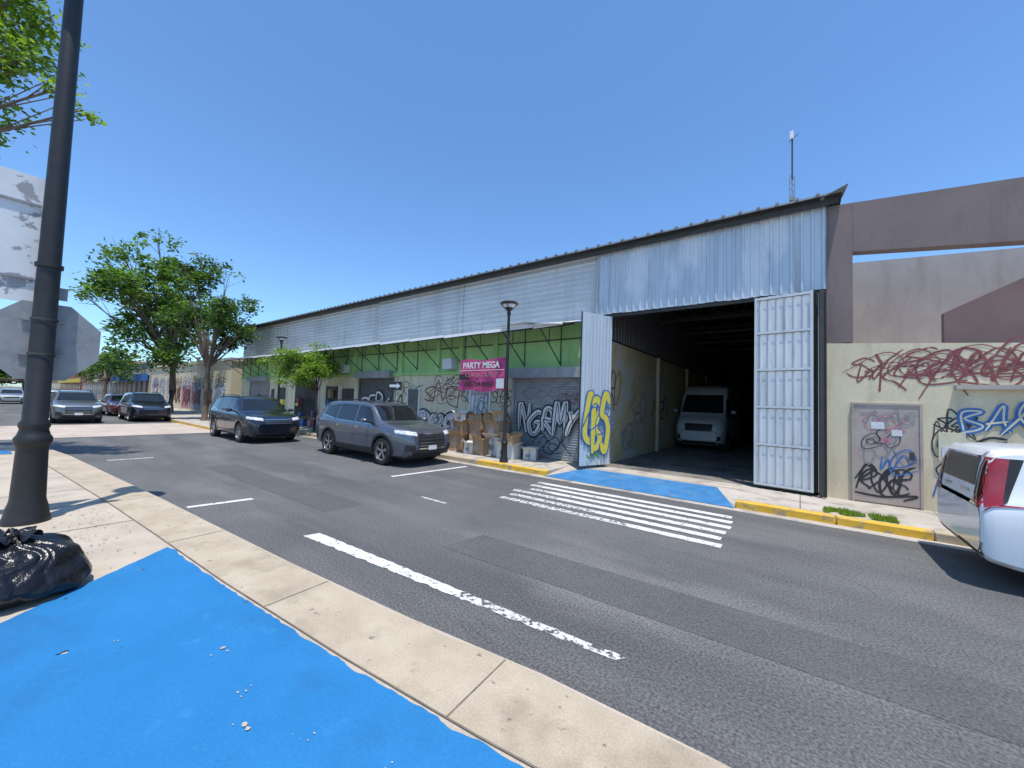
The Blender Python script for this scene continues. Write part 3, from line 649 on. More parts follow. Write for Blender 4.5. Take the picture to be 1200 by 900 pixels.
def car(name,loc,paint,spec=SUV,L=None,H=None,W=None,rz=0,rim='rim',clad=True,rails='black',spokes=5,lens='lens',chrome=True,detail=True,grm='clad',extra=None):
    S=spec; L=L or S['L'];H=H or S['H'];Wd=W or S['W']; fx=L/S['L'];fz=H/S['H'];fy=Wd/S['W']
    top=pchip(S['top']);belt=pchip(S['belt']);bot=pchip(S['bot']);wf=pchip(S['w'])
    g=group(name,loc,rz)
    st=set()
    for k in range(61): st.add(round(S['L']*k/60,3))
    for k in (.01,.02,.03,.05,.07,.1,.15,.2): st.add(k); st.add(round(S['L']-k,3))
    st=sorted(st); rows=[]
    for x in st:
        zb,zl,zt=bot(x),belt(x),max(top(x),belt(x)+.005); w=wf(x)*S['W']/2
        k=max(0,min(1,(zt-zl)/.5)); k=k*k*(3-2*k)
        lp=lambda a,b: a+(b-a)*k
        rf=S['roofw']
        q=[(0,zb),(.6*w,zb),(.9*w,zb+.01),(.965*w,zb+.06),(.985*w,zb+.3*(zl-zb)),(.992*w,zb+.50*(zl-zb)),(1.0*w,zb+.74*(zl-zb)),(.985*w,zb+.86*(zl-zb)),(.965*w,zb+.95*(zl-zb)),(.94*w,zl)]
        dz=zt-zl
        e=w*lp(.86,rf)
        q+=[(lp(.92*w,.94*w+(e-.94*w)*.33),zl+dz*lp(.25,.30)),(lp(.90*w,.94*w+(e-.94*w)*.68),zl+dz*lp(.45,.62)),(e,zl+dz*lp(.62,.88)),(e*.93,zl+dz*lp(.78,.955)),(e*.75,zl+dz*lp(.9,.985)),(e*.4,zl+dz*.997),(0,zt)]
        full=[(a,b) for a,b in q]+[(-a,b) for a,b in q[-2:0:-1]]
        rows.append([(x*fx,a*fy,b*fz) for a,b in full])
    mb=MB(); mb.grid(rows,paint,True); mb.poly(rows[0],paint); mb.poly(rows[-1][::-1],paint)
    body=mb.build('body',g,smooth=38,local=True)
    bv=BVHTree.FromPolygons([v.co.copy() for v in body.data.vertices],[list(p.vertices) for p in body.data.polygons])
    wr=S['wr']*fz if 'wrs' not in S else S['wr']; cut=MB()
    for wx in S['wb']:
        for s in (-1,1):
            y0,y1=sorted((s*(Wd/2-.27),s*(Wd/2+.2)))
            n=28; r=wr+.055
            ring=lambda y:[(wx*fx+r*math.cos(2*math.pi*k/n),y,wr+r*math.sin(2*math.pi*k/n)) for k in range(n)]
            cut.grid([ring(y0),ring(y1)],'clad',True); cut.poly(ring(y0),'clad'); cut.poly(ring(y1)[::-1],'clad')
    co=cut.build('cut',g,local=True)
    bo=body.modifiers.new('arch','BOOLEAN'); bo.object=co; bo.operation='DIFFERENCE'; bo.solver='EXACT'
    try: bo.material_mode='TRANSFER'
    except Exception: pass
    dg=bpy.context.evaluated_depsgraph_get(); dg.update()
    me=bpy.data.meshes.new_from_object(body.evaluated_get(dg)); body.modifiers.clear(); body.data=me
    bpy.data.objects.remove(co)
    def hit(mode,a,b):
        if mode=='L': o,d=Vector((a,5,b)),Vector((0,-1,0))
        elif mode=='R': o,d=Vector((a,-5,b)),Vector((0,1,0))
        elif mode=='F': o,d=Vector((12,a,b)),Vector((-1,0,0))
        elif mode=='B': o,d=Vector((-5,a,b)),Vector((1,0,0))
        else: o,d=Vector((a,b,9)),Vector((0,0,-1))
        return bv.ray_cast(o,d)
    def patch(mb,mode,quad,m,nu=10,nv=8,off=.006):
        q=[((a*fx if mode in 'LRT' else a*fy),(b*fz if mode!='T' else b*fy)) for a,b in quad]
        idx={}
        for j in range(nv+1):
            for i in range(nu+1):
                u=i/nu;v=j/nv
                a=(q[0][0]*(1-u)+q[1][0]*u)*(1-v)+(q[3][0]*(1-u)+q[2][0]*u)*v
                b=(q[0][1]*(1-u)+q[1][1]*u)*(1-v)+(q[3][1]*(1-u)+q[2][1]*u)*v
                h=hit(mode,a,b)
                if h[0] is not None:
                    n=h[1]; 
                    idx[(i,j)]=len(mb.v); mb.v.append(tuple(h[0]+n*off))
        k=mb.mi(m)
        for j in range(nv):
            for i in range(nu):
                c=[(i,j),(i+1,j),(i+1,j+1),(i,j+1)]
                if all(t in idx for t in c): mb.f.append([idx[t] for t in c]); mb.m.append(k)
    gl=MB()
    for w in S['win']:
        for md in 'LR': patch(gl,md,w,'glass')
    patch(gl,'F',S['ws'],'glass',16,10); patch(gl,'B',S['rw'],S.get('rwm','glass'),14,8)
    gl.build('windows',g,smooth=-60,local=True)
    d=MB()
    mir=lambda q:[(-a,b) for a,b in q]
    for h in S['head']: patch(d,'F',h,lens,6,4,.008); patch(d,'F',mir(h),lens,6,4,.008)
    patch(d,'F',S['grille'],grm,12,6,.01)
    gq=S['grille']; gx0,gx1=gq[0][0],gq[1][0]; gz0,gz1=gq[0][1],gq[2][1]
    if detail:
        for k in range(1,5):
            z=gz0+(gz1-gz0)*k/5; patch(d,'F',[(gx0*.95,z),(gx1*.95,z),(gx1*.95,z+.014),(gx0*.95,z+.014)],'chrome' if chrome else 'rimd',10,1,.02)
        if chrome:
            for q in ([(gx0,gz1-.01),(gx1,gz1-.01),(gx1,gz1+.02),(gx0,gz1+.02)],[(gx0*.98,gz0-.01),(gx1*.98,gz0-.01),(gx1*.98,gz0+.02),(gx0*.98,gz0+.02)]): patch(d,'F',q,'chrome',10,1,.018)
    patch(d,'F',[(-.62,.33),(.62,.33),(.66,.46),(-.66,.46)],'clad',12,3,.009)
    patch(d,'F',[(.55,.42),(.82,.46),(.82,.62),(.6,.60)],'clad',5,3,.009); patch(d,'F',[(-.55,.42),(-.82,.46),(-.82,.62),(-.6,.60)],'clad',5,3,.009)
    patch(d,'F',[(-.15,.46),(.15,.46),(.15,.58),(-.15,.58)],'signw',3,2,.03)
    for t in S['tail']: patch(d,'B',t,'tail',6,4,.008); patch(d,'B',mir(t),'tail',6,4,.008)
    patch(d,'B',[(-.8,.36),(.8,.36),(.84,S.get('rb',.62)),(-.84,S.get('rb',.62))],'clad',10,4,.01)
    patch(d,'B',[(-.2,.80),(.2,.80),(.2,.93),(-.2,.93)] if not S.get('vt') else [(-.16,.62),(.16,.62),(.16,.74),(-.16,.74)],'signw',3,2,.012)
    for md in 'LR':
        x0,x1=S['wb'][0]+wr/fx*1.1,S['wb'][1]-wr/fx*1.1
        if clad: patch(d,md,[(x0,.28),(x1,.28),(x1,.42),(x0,.42)],'clad',12,3,.012)
        if detail:
            zb=S['belt'][4][1]
            sm=S.get('seams',(1.42,2.46,3.54))
            for xx in sm:
                patch(d,md,[(xx,.42),(xx+.012,.42),(xx+.012,zb-.01),(xx,zb-.01)],'ink',1,8,.002)
            patch(d,md,[(sm[0],.42),(sm[-1],.42),(sm[-1],.432),(sm[0],.432)],'ink',10,1,.0145)
            for xx in S.get('hand',(1.55,2.60)):
                patch(d,md,[(xx,zb-.14),(xx+.2,zb-.14),(xx+.2,zb-.11),(xx,zb-.11)],paint if not chrome else 'chrome',4,1,.03)
            for w in S['win']:
                patch(d,md,[(w[0][0],w[0][1]-.025),(w[1][0],w[1][1]-.025),(w[1][0],w[1][1]),(w[0][0],w[0][1])],'chrome' if chrome else 'clad',8,1,.01)
        for h in S['head']:
            z0=h[1][1];z1=h[2][1]; patch(d,md,[(S['L']-.55,z0+.03),(S['L']-.12,z0-.01),(S['L']-.12,z1-.02),(S['L']-.5,z1)],lens,6,4,.008)
        for t in S['tail']:
            z0=t[1][1];z1=t[2][1]
            if S.get('vt'):
                patch(d,md,[(.03,z0-.03),(.16,z0+.02),(.24,z1),(.07,z1)],'tail',6,6,.008)
                patch(d,md,[(.16,z0+.02),(.20,z0+.06),(.34,z1),(.24,z1)],'clad',3,6,.008)
            else: patch(d,md,[(.05,z0),(.32,z0+.03),(.30,z1),(.05,z1)],'tail',6,4,.008)
        for wx in S['wb']:
            rows=[]
            for k in range(19):
                a=R(-12+204*k/18); row=[]
                for rr_ in (wr+.05,wr+.115):
                    h=hit(md,wx*fx+rr_*math.cos(a),max(wr+rr_*math.sin(a),.0))
                    if h[0] is None: row=None;break
                    row.append(h[0]+h[1]*.012)
                if row: rows.append(row)
                elif len(rows)>1: d.grid(rows,'clad' if clad else paint); rows=[]
                else: rows=[]
            if len(rows)>1: d.grid(rows,'clad' if clad else paint)
    d.build('trim_and_lamps',g,smooth=-60,local=True)
    e=MB(); mx=S.get('mirx',3.28)*fx; mz=S.get('mirz',1.16)*fz
    for s in (-1,1):
        y=s*Wd/2*.97
        e.tube([(mx,y*.93,mz-.03),(mx,y+s*.08,mz)],.03,'clad',n=6)
        rows=[]
        for k,(dx,sc) in enumerate(((-.06,.55),(-.05,.9),(0,1),(.07,.85),(.11,.4))):
            rows.append([(mx+dx,y+s*.17+.11*sc*math.cos(a*math.pi/5),mz+.03+.075*sc*math.sin(a*math.pi/5)) for a in range(10)])
        e.grid(rows,paint,True); e.poly(rows[0],'glass'); e.poly(rows[-1][::-1],paint)
        if rails:
            rz_=[]; 
            for k in range(9):
                xx=(.75+k*.27)*fx; h=hit('T',xx,s*.60*fy)
                if h[0] is not None: rz_.append((xx,s*.60*fy,h[0].z+(.05 if 0<k<8 else 0)))
            if len(rz_)>2: e.tube(rz_,.018,rails,n=6)
    e.box(.3*fx,4.6*fx*S['L']/4.95,-Wd/2+.3,Wd/2-.3,.2,.3*fz,'clad')
    e.build('mirrors_and_rails',g,smooth=40,local=True)
    for wx in S['wb']:
        for s in (-1,1):
            w=MB(); c=(wx*fx,s*(Wd/2-.125),wr); T=.115
            w.lathe([(wr*.66,-T),(wr*.9,-T),(wr*.97,-T*.8),(wr,-T*.5),(wr,T*.5),(wr*.97,T*.8),(wr*.9,T),(wr*.66,T)],c,'rubber',28,'y')
            o=s*T
            w.lathe([(wr*.69,o*1.0),(wr*.69,o*.86),(wr*.60,o*.80),(wr*.60,-o*.2),(0.001,-o*.2)],c,rim,28,'y')
            w.lathe([(wr*.60,-o*.1),(0.001,-o*.1)],c,'clad',20,'y')
            w.lathe([(0.001,o*.72),(wr*.13,o*.70),(wr*.15,o*.2)],c,rim,12,'y')
            for k in range(spokes):
                a=2*math.pi*k/spokes+.3
                for da in (-.13,.13):
                    ca,sa=math.cos(a),math.sin(a); cb,sb=math.cos(a+da),math.sin(a+da)
                    px,pz=-sb,cb; h=wr*.045
                    P=lambda r,t,yy,cc,ss:(c[0]+r*cc+px*t,c[1]+yy,c[2]+r*ss+pz*t)
                    w.poly([P(wr*.08,-h,o*.62,ca,sa),P(wr*.08,h,o*.62,ca,sa),P(wr*.67,h,o*.82,cb,sb),P(wr*.67,-h,o*.82,cb,sb)],rim)
            w.build('wheel',g,smooth=-35,local=True)
    if extra: extra(g,patch,hit,Wd)
    return g
car('parked_suv',(-13.45,7.5,0),'gray_paint',L=5.05,H=1.78,W=1.93,rails='black',rim='rim')
car('parked_suv',(-21.1,6.55,0),'black_cp',L=5.0,H=1.77,W=2.0,rails='black',rim='rim',spokes=7,clad=False)
car('parked_suv',(-34.4,2.55,0),'green_cp',L=4.6,H=1.70,W=1.85,rails='black')
car('parked_suv',(-34.9,5.5,0),'black_cp',L=4.7,H=1.70,W=1.86,rails='black')
car('parked_car',(-41.5,5.4,0),'red_cp',L=4.5,H=1.5,W=1.8,rails=None,clad=False)
car('parked_car',(-57,3.2,0),'white_cp',L=4.6,H=1.5,W=1.8,rails=None,clad=False,detail=False)
car('parked_car',(-66,.8,0),'silver_cp',L=4.6,H=1.5,W=1.8,rails=None,clad=False,detail=False)
HB=dict(SUV); HB.update(L=4.2,H=1.6,W=1.8,wb=(.80,3.38),wr=.335,vt=1,rb=.52,rwm='glassr',
 top=[(0,.90),(.015,1.05),(.05,1.28),(.09,1.45),(.16,1.54),(.30,1.575),(.7,1.595),(1.8,1.60),(2.5,1.56),(2.75,1.48),(3.05,1.24),(3.28,1.10),(3.7,1.04),(4.02,.92),(4.15,.78),(4.2,.62)],
 belt=[(0,.88),(.015,.97),(.05,1.0),(.4,1.06),(1.6,1.02),(3.28,.98),(3.7,.94),(4.02,.84),(4.15,.72),(4.2,.60)],
 bot=[(0,.40),(.08,.30),(.5,.24),(3.7,.22),(4.0,.25),(4.2,.38)],
 w=[(0,.93),(.03,.965),(.12,.99),(.6,1),(1.4,1),(3.1,1),(3.7,.96),(4.0,.87),(4.15,.76),(4.2,.62)],roofw=.86,
 win=[[(2.1,1.05),(3.02,1.02),(2.68,1.42),(2.1,1.48)],[(1.15,1.08),(2.02,1.05),(2.02,1.49),(1.15,1.49)],[(.60,1.14),(1.07,1.1),(1.07,1.49),(.66,1.44)]],
 ws=[(-.70,1.13),(.70,1.13),(.6,1.46),(-.6,1.46)],rw=[(-.60,1.12),(.60,1.12),(.56,1.44),(-.56,1.44)],
 head=[[(.5,.74),(.8,.78),(.78,.86),(.5,.82)]],grille=[(-.5,.45),(.5,.45),(.5,.6),(-.5,.6)],
 tail=[[(.64,.98),(.90,.94),(.84,1.46),(.64,1.46)]],seams=(1.1,2.06,3.05),hand=(1.2,2.2),mirx=2.85,mirz=1.1)
def hbx(g,patch,hit,Wd):
    m=MB()
    patch(m,'B',[(-.64,1.46),(.64,1.46),(.62,1.53),(-.62,1.53)],'white_cp',10,3,.03)
    for s in (1,-1):
        patch(m,'B',[(s*.48,.86),(s*.86,.86),(s*.88,.97),(s*.64,.98)],'tail',5,4,.012)
        patch(m,'B',[(s*.66,1.02),(s*.80,1.0),(s*.76,1.40),(s*.68,1.42)],'taild',4,5,.015)
        patch(m,'B',[(s*.5,.44),(s*.8,.46),(s*.8,.50),(s*.5,.48)],'tail',4,2,.02)
    patch(m,'B',[(-.7,.80),(.7,.80),(.7,.806),(-.7,.806)],'ink',10,1,.004); patch(m,'B',[(-.7,.56),(.7,.56),(.7,.565),(-.7,.565)],'ink',10,1,.004)
    patch(m,'B',[(-.45,1.02),(-.2,1.02),(-.2,1.05),(-.45,1.05)],'chrome',3,1,.01); patch(m,'B',[(.2,1.02),(.42,1.02),(.42,1.05),(.2,1.05)],'chrome',3,1,.01)
    patch(m,'B',[(-.25,.87),(.25,.87),(.25,.90),(-.25,.90)],'chrome',4,1,.02)
    m.build('rear_details',g,smooth=-60,local=True)
car('parked_hatchback',(1.62,7.52,0),'white_cp',spec=HB,chrome=False,rails='black',rim='rimd',extra=hbx)
VAN=dict(SUV); VAN.update(L=5.7,H=2.72,W=2.05,wb=(1.2,4.75),wr=.36,wrs=1,
 top=[(0,2.3),(.03,2.55),(.2,2.68),(1.5,2.72),(3.4,2.72),(3.9,2.64),(4.25,2.42),(4.65,1.95),(4.98,1.50),(5.2,1.38),(5.5,1.22),(5.64,1.02),(5.7,.8)],
 belt=[(0,1.4),(.03,1.45),(.2,1.47),(1.5,1.45),(3.4,1.42),(4.4,1.36),(4.98,1.30),(5.2,1.22),(5.5,1.06),(5.64,.9),(5.7,.75)],
 bot=[(0,.45),(.12,.38),(.6,.34),(4.8,.32),(5.4,.3),(5.7,.4)],
 w=[(0,.93),(.1,.97),(.5,1),(4.2,1),(4.9,.98),(5.3,.94),(5.55,.85),(5.65,.77),(5.7,.68)],roofw=.86,
 win=[[(3.7,1.45),(4.75,1.38),(4.35,2.05),(3.75,2.1)]],ws=[(-.84,1.52),(.84,1.52),(.76,2.28),(-.76,2.28)],rw=[(-.1,1.5),(.1,1.5),(.1,1.6),(-.1,1.6)],
 head=[[(.58,.98),(.88,1.05),(.88,1.3),(.6,1.16)]],grille=[(-.5,.68),(.5,.68),(.54,1.08),(-.54,1.08)],tail=[[(.88,1.0),(.94,1.0),(.92,1.4),(.88,1.4)]],seams=(3.6,4.8),hand=(3.7,),mirx=4.55,mirz=1.55)
car('delivery_van',(-3.42,23.4,.1335),'van_cp',spec=VAN,rz=R(-90),H=2.85,chrome=False,rails=None,rim='rimd')

# ------------------------------------------------------------------ street furniture
def bell_lamp(name,x,y,z0,h,r0,r1,head=.24,base=1,bz=1):
    g=group(name,(x,y,z0)); mb=MB()
    b=base
    prof=[(.25*b,0),(.25*b,.06),(.235*b,.09),(.215*b,.20),(.195*b,.26),(.185*b,.30),(.165*b,.95),(.175*b,.99),(.20*b,1.03),(.20*b,1.09),(.17*b,1.13),(.15*b,1.2),(r0*1.22,1.24),(r0*1.22,1.28),(r0,1.32)]
    prof=[(r,hh*bz) for r,hh in prof]
    prof+=[(r0*.93,h*.45),(r0*.93,h*.45+.005),(r0*1.12,h*.45+.01),(r0*1.12,h*.45+.06),(r0*.92,h*.45+.065),(r1,h-.1)]
    mb.lathe(prof,(x,y,z0),'black',28)
    mb.lathe([(r1*1.4,h-.14),(r1*1.5,h-.08),(r1*1.1,h-.04),(head*.30,h+.0),(head*.55,h+.07)],(x,y,z0),'black',20)
    mb.lathe([(head*.5,h+.06),(head*.75,h+.17)],(x,y,z0),'lens',20)
    mb.lathe([(head*.82,h+.16),(head*1.0,h+.19),(head*1.0,h+.215),(head*.85,h+.25),(head*.3,h+.29),(.001,h+.30)],(x,y,z0),'black',24)
    for k in range(4):
        a=k*math.pi/2+.4; mb.tube([(x+head*.5*math.cos(a),y+head*.5*math.sin(a),z0+h+.05),(x+head*.88*math.cos(a),y+head*.88*math.sin(a),z0+h+.18)],.01,'black',n=5)
    mb.build('post_and_luminaire',g,smooth=35); return g
bell_lamp('street_lamp',-8.02,.31,.13,7.4,.115,.085,head=.34,base=.84)
bell_lamp('street_lamp',-6.97,9.02,.14,4.5,.055,.04,head=.27,base=.52,bz=.52)
bell_lamp('street_lamp',-22.4,9.0,.13,4.6,.055,.04,head=.27,base=.52,bz=.52)

g=group('stop_sign',(-8.2,.33,2.55)); mb=MB()
c=(-8.20,.33,2.50); r=.52/math.cos(R(22.5))
oc=[(c[1]+r*math.cos(R(22.5+45*k)),c[2]+r*math.sin(R(22.5+45*k))) for k in range(8)]
mb.poly([(c[0],a,b) for a,b in oc],'galv'); mb.poly([(c[0]-.004,a,b) for a,b in oc[::-1]],'tail')
for i in range(8):
    a,b=oc[i],oc[(i+1)%8]; mb.poly([(c[0],*a),(c[0],*b),(c[0]-.004,*b),(c[0]-.004,*a)],'galv')
for z in (2.3,2.76):
    mb.box(-8.196,-8.17,.12,.5,z,z+.03,'galv'); mb.lathe([(.121,z-.0),(.124,z),(.124,z+.03),(.121,z+.03)],(-8.02,.31,0),'steel',20)
mb.build('sign_plate',g,smooth=-1)
g=group('traffic_sign_panel',(-8.2,-.2,3.9)); mb=MB()
mb.box(-8.21,-8.205,-.75,.24,3.0,4.70,'panelw')
mb.box(-8.203,-8.18,-.72,.2,3.3,3.33,'galv'); mb.box(-8.203,-8.18,-.72,.2,4.3,4.33,'galv')
mb.box(-8.204,-8.198,-.42,-.25,3.55,4.4,'shutter')
mb.box(-8.16,-8.14,.28,.50,3.08,3.25,'galv')
mb.build('panel',g,smooth=-1)

g=group('one_way_sign',(-12.3,9.0,0)); mb=MB()
mb.tube([(-12.3,9.02,.13),(-12.3,9.02,2.6)],.028,'galv',n=8); mb.box(-12.72,-11.85,8.975,8.985,2.2,2.52,'ink')
mb.poly([(-12.6,8.972,2.31),(-12.15,8.972,2.31),(-12.15,8.972,2.25),(-11.93,8.972,2.36),(-12.15,8.972,2.47),(-12.15,8.972,2.41),(-12.6,8.972,2.41)],'signw')
mb.build('post_and_plate',g,smooth=-1)
g=group('shop_banner',(-7.9,9.1,2.7)); mb=MB()
rows=[]
for j in range(9):
    rows.append([(-9.0+2.0*i/20,9.12+.045*math.sin(i*.8+j*.6)*(j/8),3.22-1.0*j/8+.03*math.sin(i*.45)) for i in range(21)])
mb.grid(rows,'magenta'); mb.tube([(-9.0,9.12,3.22),(-9.0,9.42,4.1)],.006,'ink',n=4); mb.tube([(-7.0,9.12,3.22),(-7.0,9.42,4.1)],.006,'ink',n=4)
for z in (2.3,3.2): mb.tube([(-7.2,9.11,z),(-6.97,9.03,z)],.012,'steel',n=5)
mb.build('cloth',g,smooth=60)
text('PARTY MEGA',(-8.05,9.05,3.02),.27,'inkw',g,bold=.008,sx=.95); text('CENTER OUTLET',(-8.0,9.05,2.72),.18,'inkp',g,bold=.003)
text('787-724-9016',(-8.15,9.05,2.42),.22,'ink',g,bold=.004)
mb=MB(); mb.box(-8.95,-7.1,9.055,9.06,2.86,2.88,'inkw'); mb.box(-7.4,-7.1,9.052,9.059,2.3,2.6,'inkw'); mb.box(-8.95,-8.6,9.052,9.059,2.56,2.75,'ink'); mb.build('banner_print',g)

def cbox(name,x,y,z,w,d,h,m,rz,flap=True):
    g=group(name,(x,y,z),0); mb=MB()
    Q=Matrix.Rotation(rz,3,'Z'); o=Vector((x,y,z))
    def T(p): return tuple(Q@Vector(p)+o)
    mb.box(-w/2,w/2,-d/2,d/2,0,h,m)
    if flap:
        for s in (-1,1):
            a=rnd.uniform(.3,1.0)
            mb.poly([(-w/2,s*d/2,h),(w/2,s*d/2,h),(w/2,s*(d/2+d*.4*math.cos(a)),h+d*.4*math.sin(a)),(-w/2,s*(d/2+d*.4*math.cos(a)),h+d*.4*math.sin(a))],m)
            mb.poly([(s*w/2,-d/2,h),(s*w/2,d/2,h),(s*(w/2+.12),d/2,h+.1),(s*(w/2+.12),-d/2,h+.1)],m)
    mb.box(-.03,.03,-d/2-.002,-d/2-.001,h*.0,h*.98,'greyw'); mb.box(-w*.3,w*.1,-d/2-.003,-d/2-.002,h*.3,h*.6,'greyw' if m=='card' else 'inkgy')
    mb.v=[T(p) for p in mb.v]
    mb.build('carton',g,smooth=-1)
for a in ((-9.6,9.85,.13,.6,.5,.55,'card',.1),(-9.55,9.9,.69,.5,.45,.45,'card',-.2),(-9.0,10.1,.13,.45,.4,.95,'card',.3),(-8.45,9.75,.13,.5,.45,.5,'card',-.1),
          (-8.1,10.05,.13,.6,.5,.6,'cardw',.15),(-8.05,10.0,.74,.6,.45,.42,'card',-.12),(-7.35,9.75,.13,.6,.48,.42,'cardw',.1),(-7.3,9.75,.56,.5,.42,.25,'card',-.15),
          (-8.5,10.15,.7,.4,.3,.75,'card',.5),(-6.75,10.1,.13,.4,.4,.3,'cardw',.4),(-7.9,9.95,1.17,.42,.34,.32,'card',.5),(-8.9,9.6,.13,.3,.3,.35,'cardw',.5),(-10.2,10.1,.13,.5,.4,.4,'card',.4),
          (-9.05,10.1,1.09,.4,.35,.3,'card',.1),(-9.6,9.9,1.15,.4,.35,.28,'cardw',.35)):
    cbox('cardboard_box',*a)
mb=MB()
for (x,y,z,s) in ((-8.75,9.9,.9,.32),(-9.1,9.9,.93,.25)):
    for k in range(5):
        mb.box(x-s/2,x+s/2,y-.01+k*.02,y+k*.02,z,z+s*1.6,'card',ry=rnd.uniform(-.5,.5),rz=rnd.uniform(-.4,.4))
mb.build('flattened_cartons')

def bag(name,x,y,z,rx,ry,h,seed):
    g=group(name,(x,y,z))
    bm=bmesh.new(); bmesh.ops.create_icosphere(bm,subdivisions=7,radius=1)
    sv=Vector((seed,seed*.7,0))
    for v in bm.verts:
        n=v.co.normalized()
        lump=.16*noise.noise(n*1.2+sv)+.06*noise.noise(n*2.6+sv)
        a=math.atan2(n.y,n.x); up=max(0,n.z)
        wv=.5*noise.noise(n*2+sv)
        pl=noise.noise(Vector((math.cos(a+wv)*3.5,math.sin(a+wv)*3.5,n.z*.7+seed)))
        pl2=noise.noise(Vector((math.cos(a+wv)*8,math.sin(a+wv)*8,n.z*1.6+seed)))
        r=1+lump+.10*pl*(.25+up)+.045*pl2*(.3+up)
        q=n*r; zz=q.z
        prof=(1+.13*(1-min(1,abs(n.z+.35)*1.6)))*(1-.18*up*up)
        q.x*=prof; q.y*=prof
        if zz<-.5: zz=-.5-(.03 if zz<-.6 else 0)
        t=max(0,(n.z-.80)/.20)
        if t>0: q.x*=1-.62*t; q.y*=1-.62*t; zz+=.20*t*t
        v.co=Vector((q.x*rx,q.y*ry,(zz+.53)*h/1.7))
    me=bpy.data.meshes.new('sack'); bm.to_mesh(me); bm.free(); me.materials.append(M['bag'])
    me.polygons.foreach_set('use_smooth',[True]*len(me.polygons))
    o=bpy.data.objects.new('sack',me); scene.collection.objects.link(o); o.parent=g
    mb=MB(); zt=(1.2+.53)*h/1.7-.02; rows=[]
    for j in range(10):
        t=j/9; rows.append([( (.035+.13*t**1.3)*math.cos(k*math.pi/36)*(1+.35*t*math.sin(k*.61+seed)),(.035+.11*t**1.3)*math.sin(k*math.pi/36)*(1+.35*t*math.cos(k*.47)), zt-.03+.06*t+.030*t*math.sin(k*.9+j*.4)-.06*t*t) for k in range(72)])
    mb.grid(rows,'bag',True)
    mb.lathe([(.03,zt-.05),(.05,zt-.035),(.05,zt-.01),(.035,zt)],(0,0,0),'bag',20)
    mb.build('knotted_top',g,smooth=-80,local=True)
bag('garbage_bag',-5.38,.13,.135,.48,.44,.52,3.1)
mb=MB()
for i in range(260):
    a=rnd.gauss(0,1);b=rnd.gauss(0,1); x=-7.2+a*.9;y=.55+b*.35
    r=rnd.uniform(.004,.016); t=rnd.uniform(0,6)
    if y>1.1: continue
    mb.poly([(x+r*math.cos(t+k*2.1),y+r*math.sin(t+k*2.1),.142+rnd.uniform(0,.006)) for k in range(3)],'bark')
mb.build('dry_leaves',smooth=-1)

# ------------------------------------------------------------------ trees
def tree(name,base,trunk,blobs,nclump,nleaf,ls,lm,clr=.45,seed=1,fork=None,droop=.0,gap=-.22):
    rr=random.Random(seed); g=group(name,base); mb=MB()
    bx=Vector(base); fk=Vector(fork) if fork else bx+Vector((0,0,trunk[1]))
    mid=(bx+fk)/2+Vector((rr.uniform(-.1,.1),rr.uniform(-.1,.1),0))
    mb.tube([bx,bx+Vector((0,0,.15)),mid,fk],[trunk[0]*1.5,trunk[0]*1.1,trunk[0]*.9,trunk[0]*.75],'bark',n=10)
    for b in blobs:
        c=Vector(b[:3]); m1=fk+(c-fk)*.45+Vector((rr.uniform(-.3,.3),rr.uniform(-.3,.3),rr.uniform(0,.4)))*b[3]*.5
        r0=trunk[0]*.4
        mb.tube([fk,m1,c],[r0,r0*.6,r0*.2],'bark',n=7)
        for k in range(5):
            e=c+Vector((rr.gauss(0,1),rr.gauss(0,1),rr.gauss(.2,.8))).normalized()*b[3]*.8
            mb.tube([m1.lerp(c,.5+.1*k),e],[r0*.2,.008],'bark',n=5)
    mb.build('trunk_and_limbs',g,smooth=50)
    for li,lmn in enumerate(lm):
        V=[];F=[]
        for b in blobs:
            c=Vector(b[:3]); rx=b[3]; rz=b[4] if len(b)>4 else rx*.75
            for q in range(int(nclump*b[3]**2/len(lm))):
                d=Vector((rr.gauss(0,1),rr.gauss(0,1),rr.gauss(0,1))).normalized()
                rad=rr.random()**.45
                cc=c+Vector((d.x*rx*rad,d.y*rx*rad,d.z*rz*rad))
                if noise.noise(cc*.7+Vector((seed,0,0)))<gap: continue
                cr=clr*rr.uniform(.5,1.3)
                for l in range(nleaf):
                    p=cc+Vector((rr.gauss(0,cr*.5),rr.gauss(0,cr*.5),rr.gauss(0,cr*.35)-droop*rr.random()))
                    s=ls*rr.uniform(.6,1.3)
                    u=Vector((rr.gauss(0,1),rr.gauss(0,1),rr.gauss(0,.5))).normalized(); w=u.cross(Vector((rr.gauss(0,.8),rr.gauss(0,.8),1))).normalized()
                    i=len(V); V+=[p-u*s*.5,p+w*s*.26,p+u*s*.5,p-w*s*.26]; F.append((i,i+1,i+2,i+3))
        me=bpy.data.meshes.new('foliage'); me.from_pydata(V,[],F); me.materials.append(M[lmn])
        o=bpy.data.objects.new('foliage',me); scene.collection.objects.link(o); par(o,g)
def crown(cx,cy,cz,R_,Rz,n,seed,r=(.9,1.6)):
    rr=random.Random(seed); out=[]
    for i in range(n):
        d=Vector((rr.gauss(0,1),rr.gauss(0,1),rr.gauss(0,1))).normalized()*rr.random()**.5
        out.append((cx+d.x*R_,cy+d.y*R_,cz+d.z*Rz,rr.uniform(*r)))
    return out
tree('street_tree',(-29.0,7.6,.13),(.15,3.2),crown(-29.3,7.9,7.3,2.7,3.9,30,3,(.65,1.1)),24,26,.23,('leaf1','leaf3'),seed=3,gap=-.08)
tree('street_tree',(-38.5,7.9,.13),(.24,3.5),crown(-39.2,7.0,8.0,4.5,5.2,40,8,(.9,1.6)),15,26,.30,('leaf1','leaf2'),clr=.6,seed=8,gap=-.08)
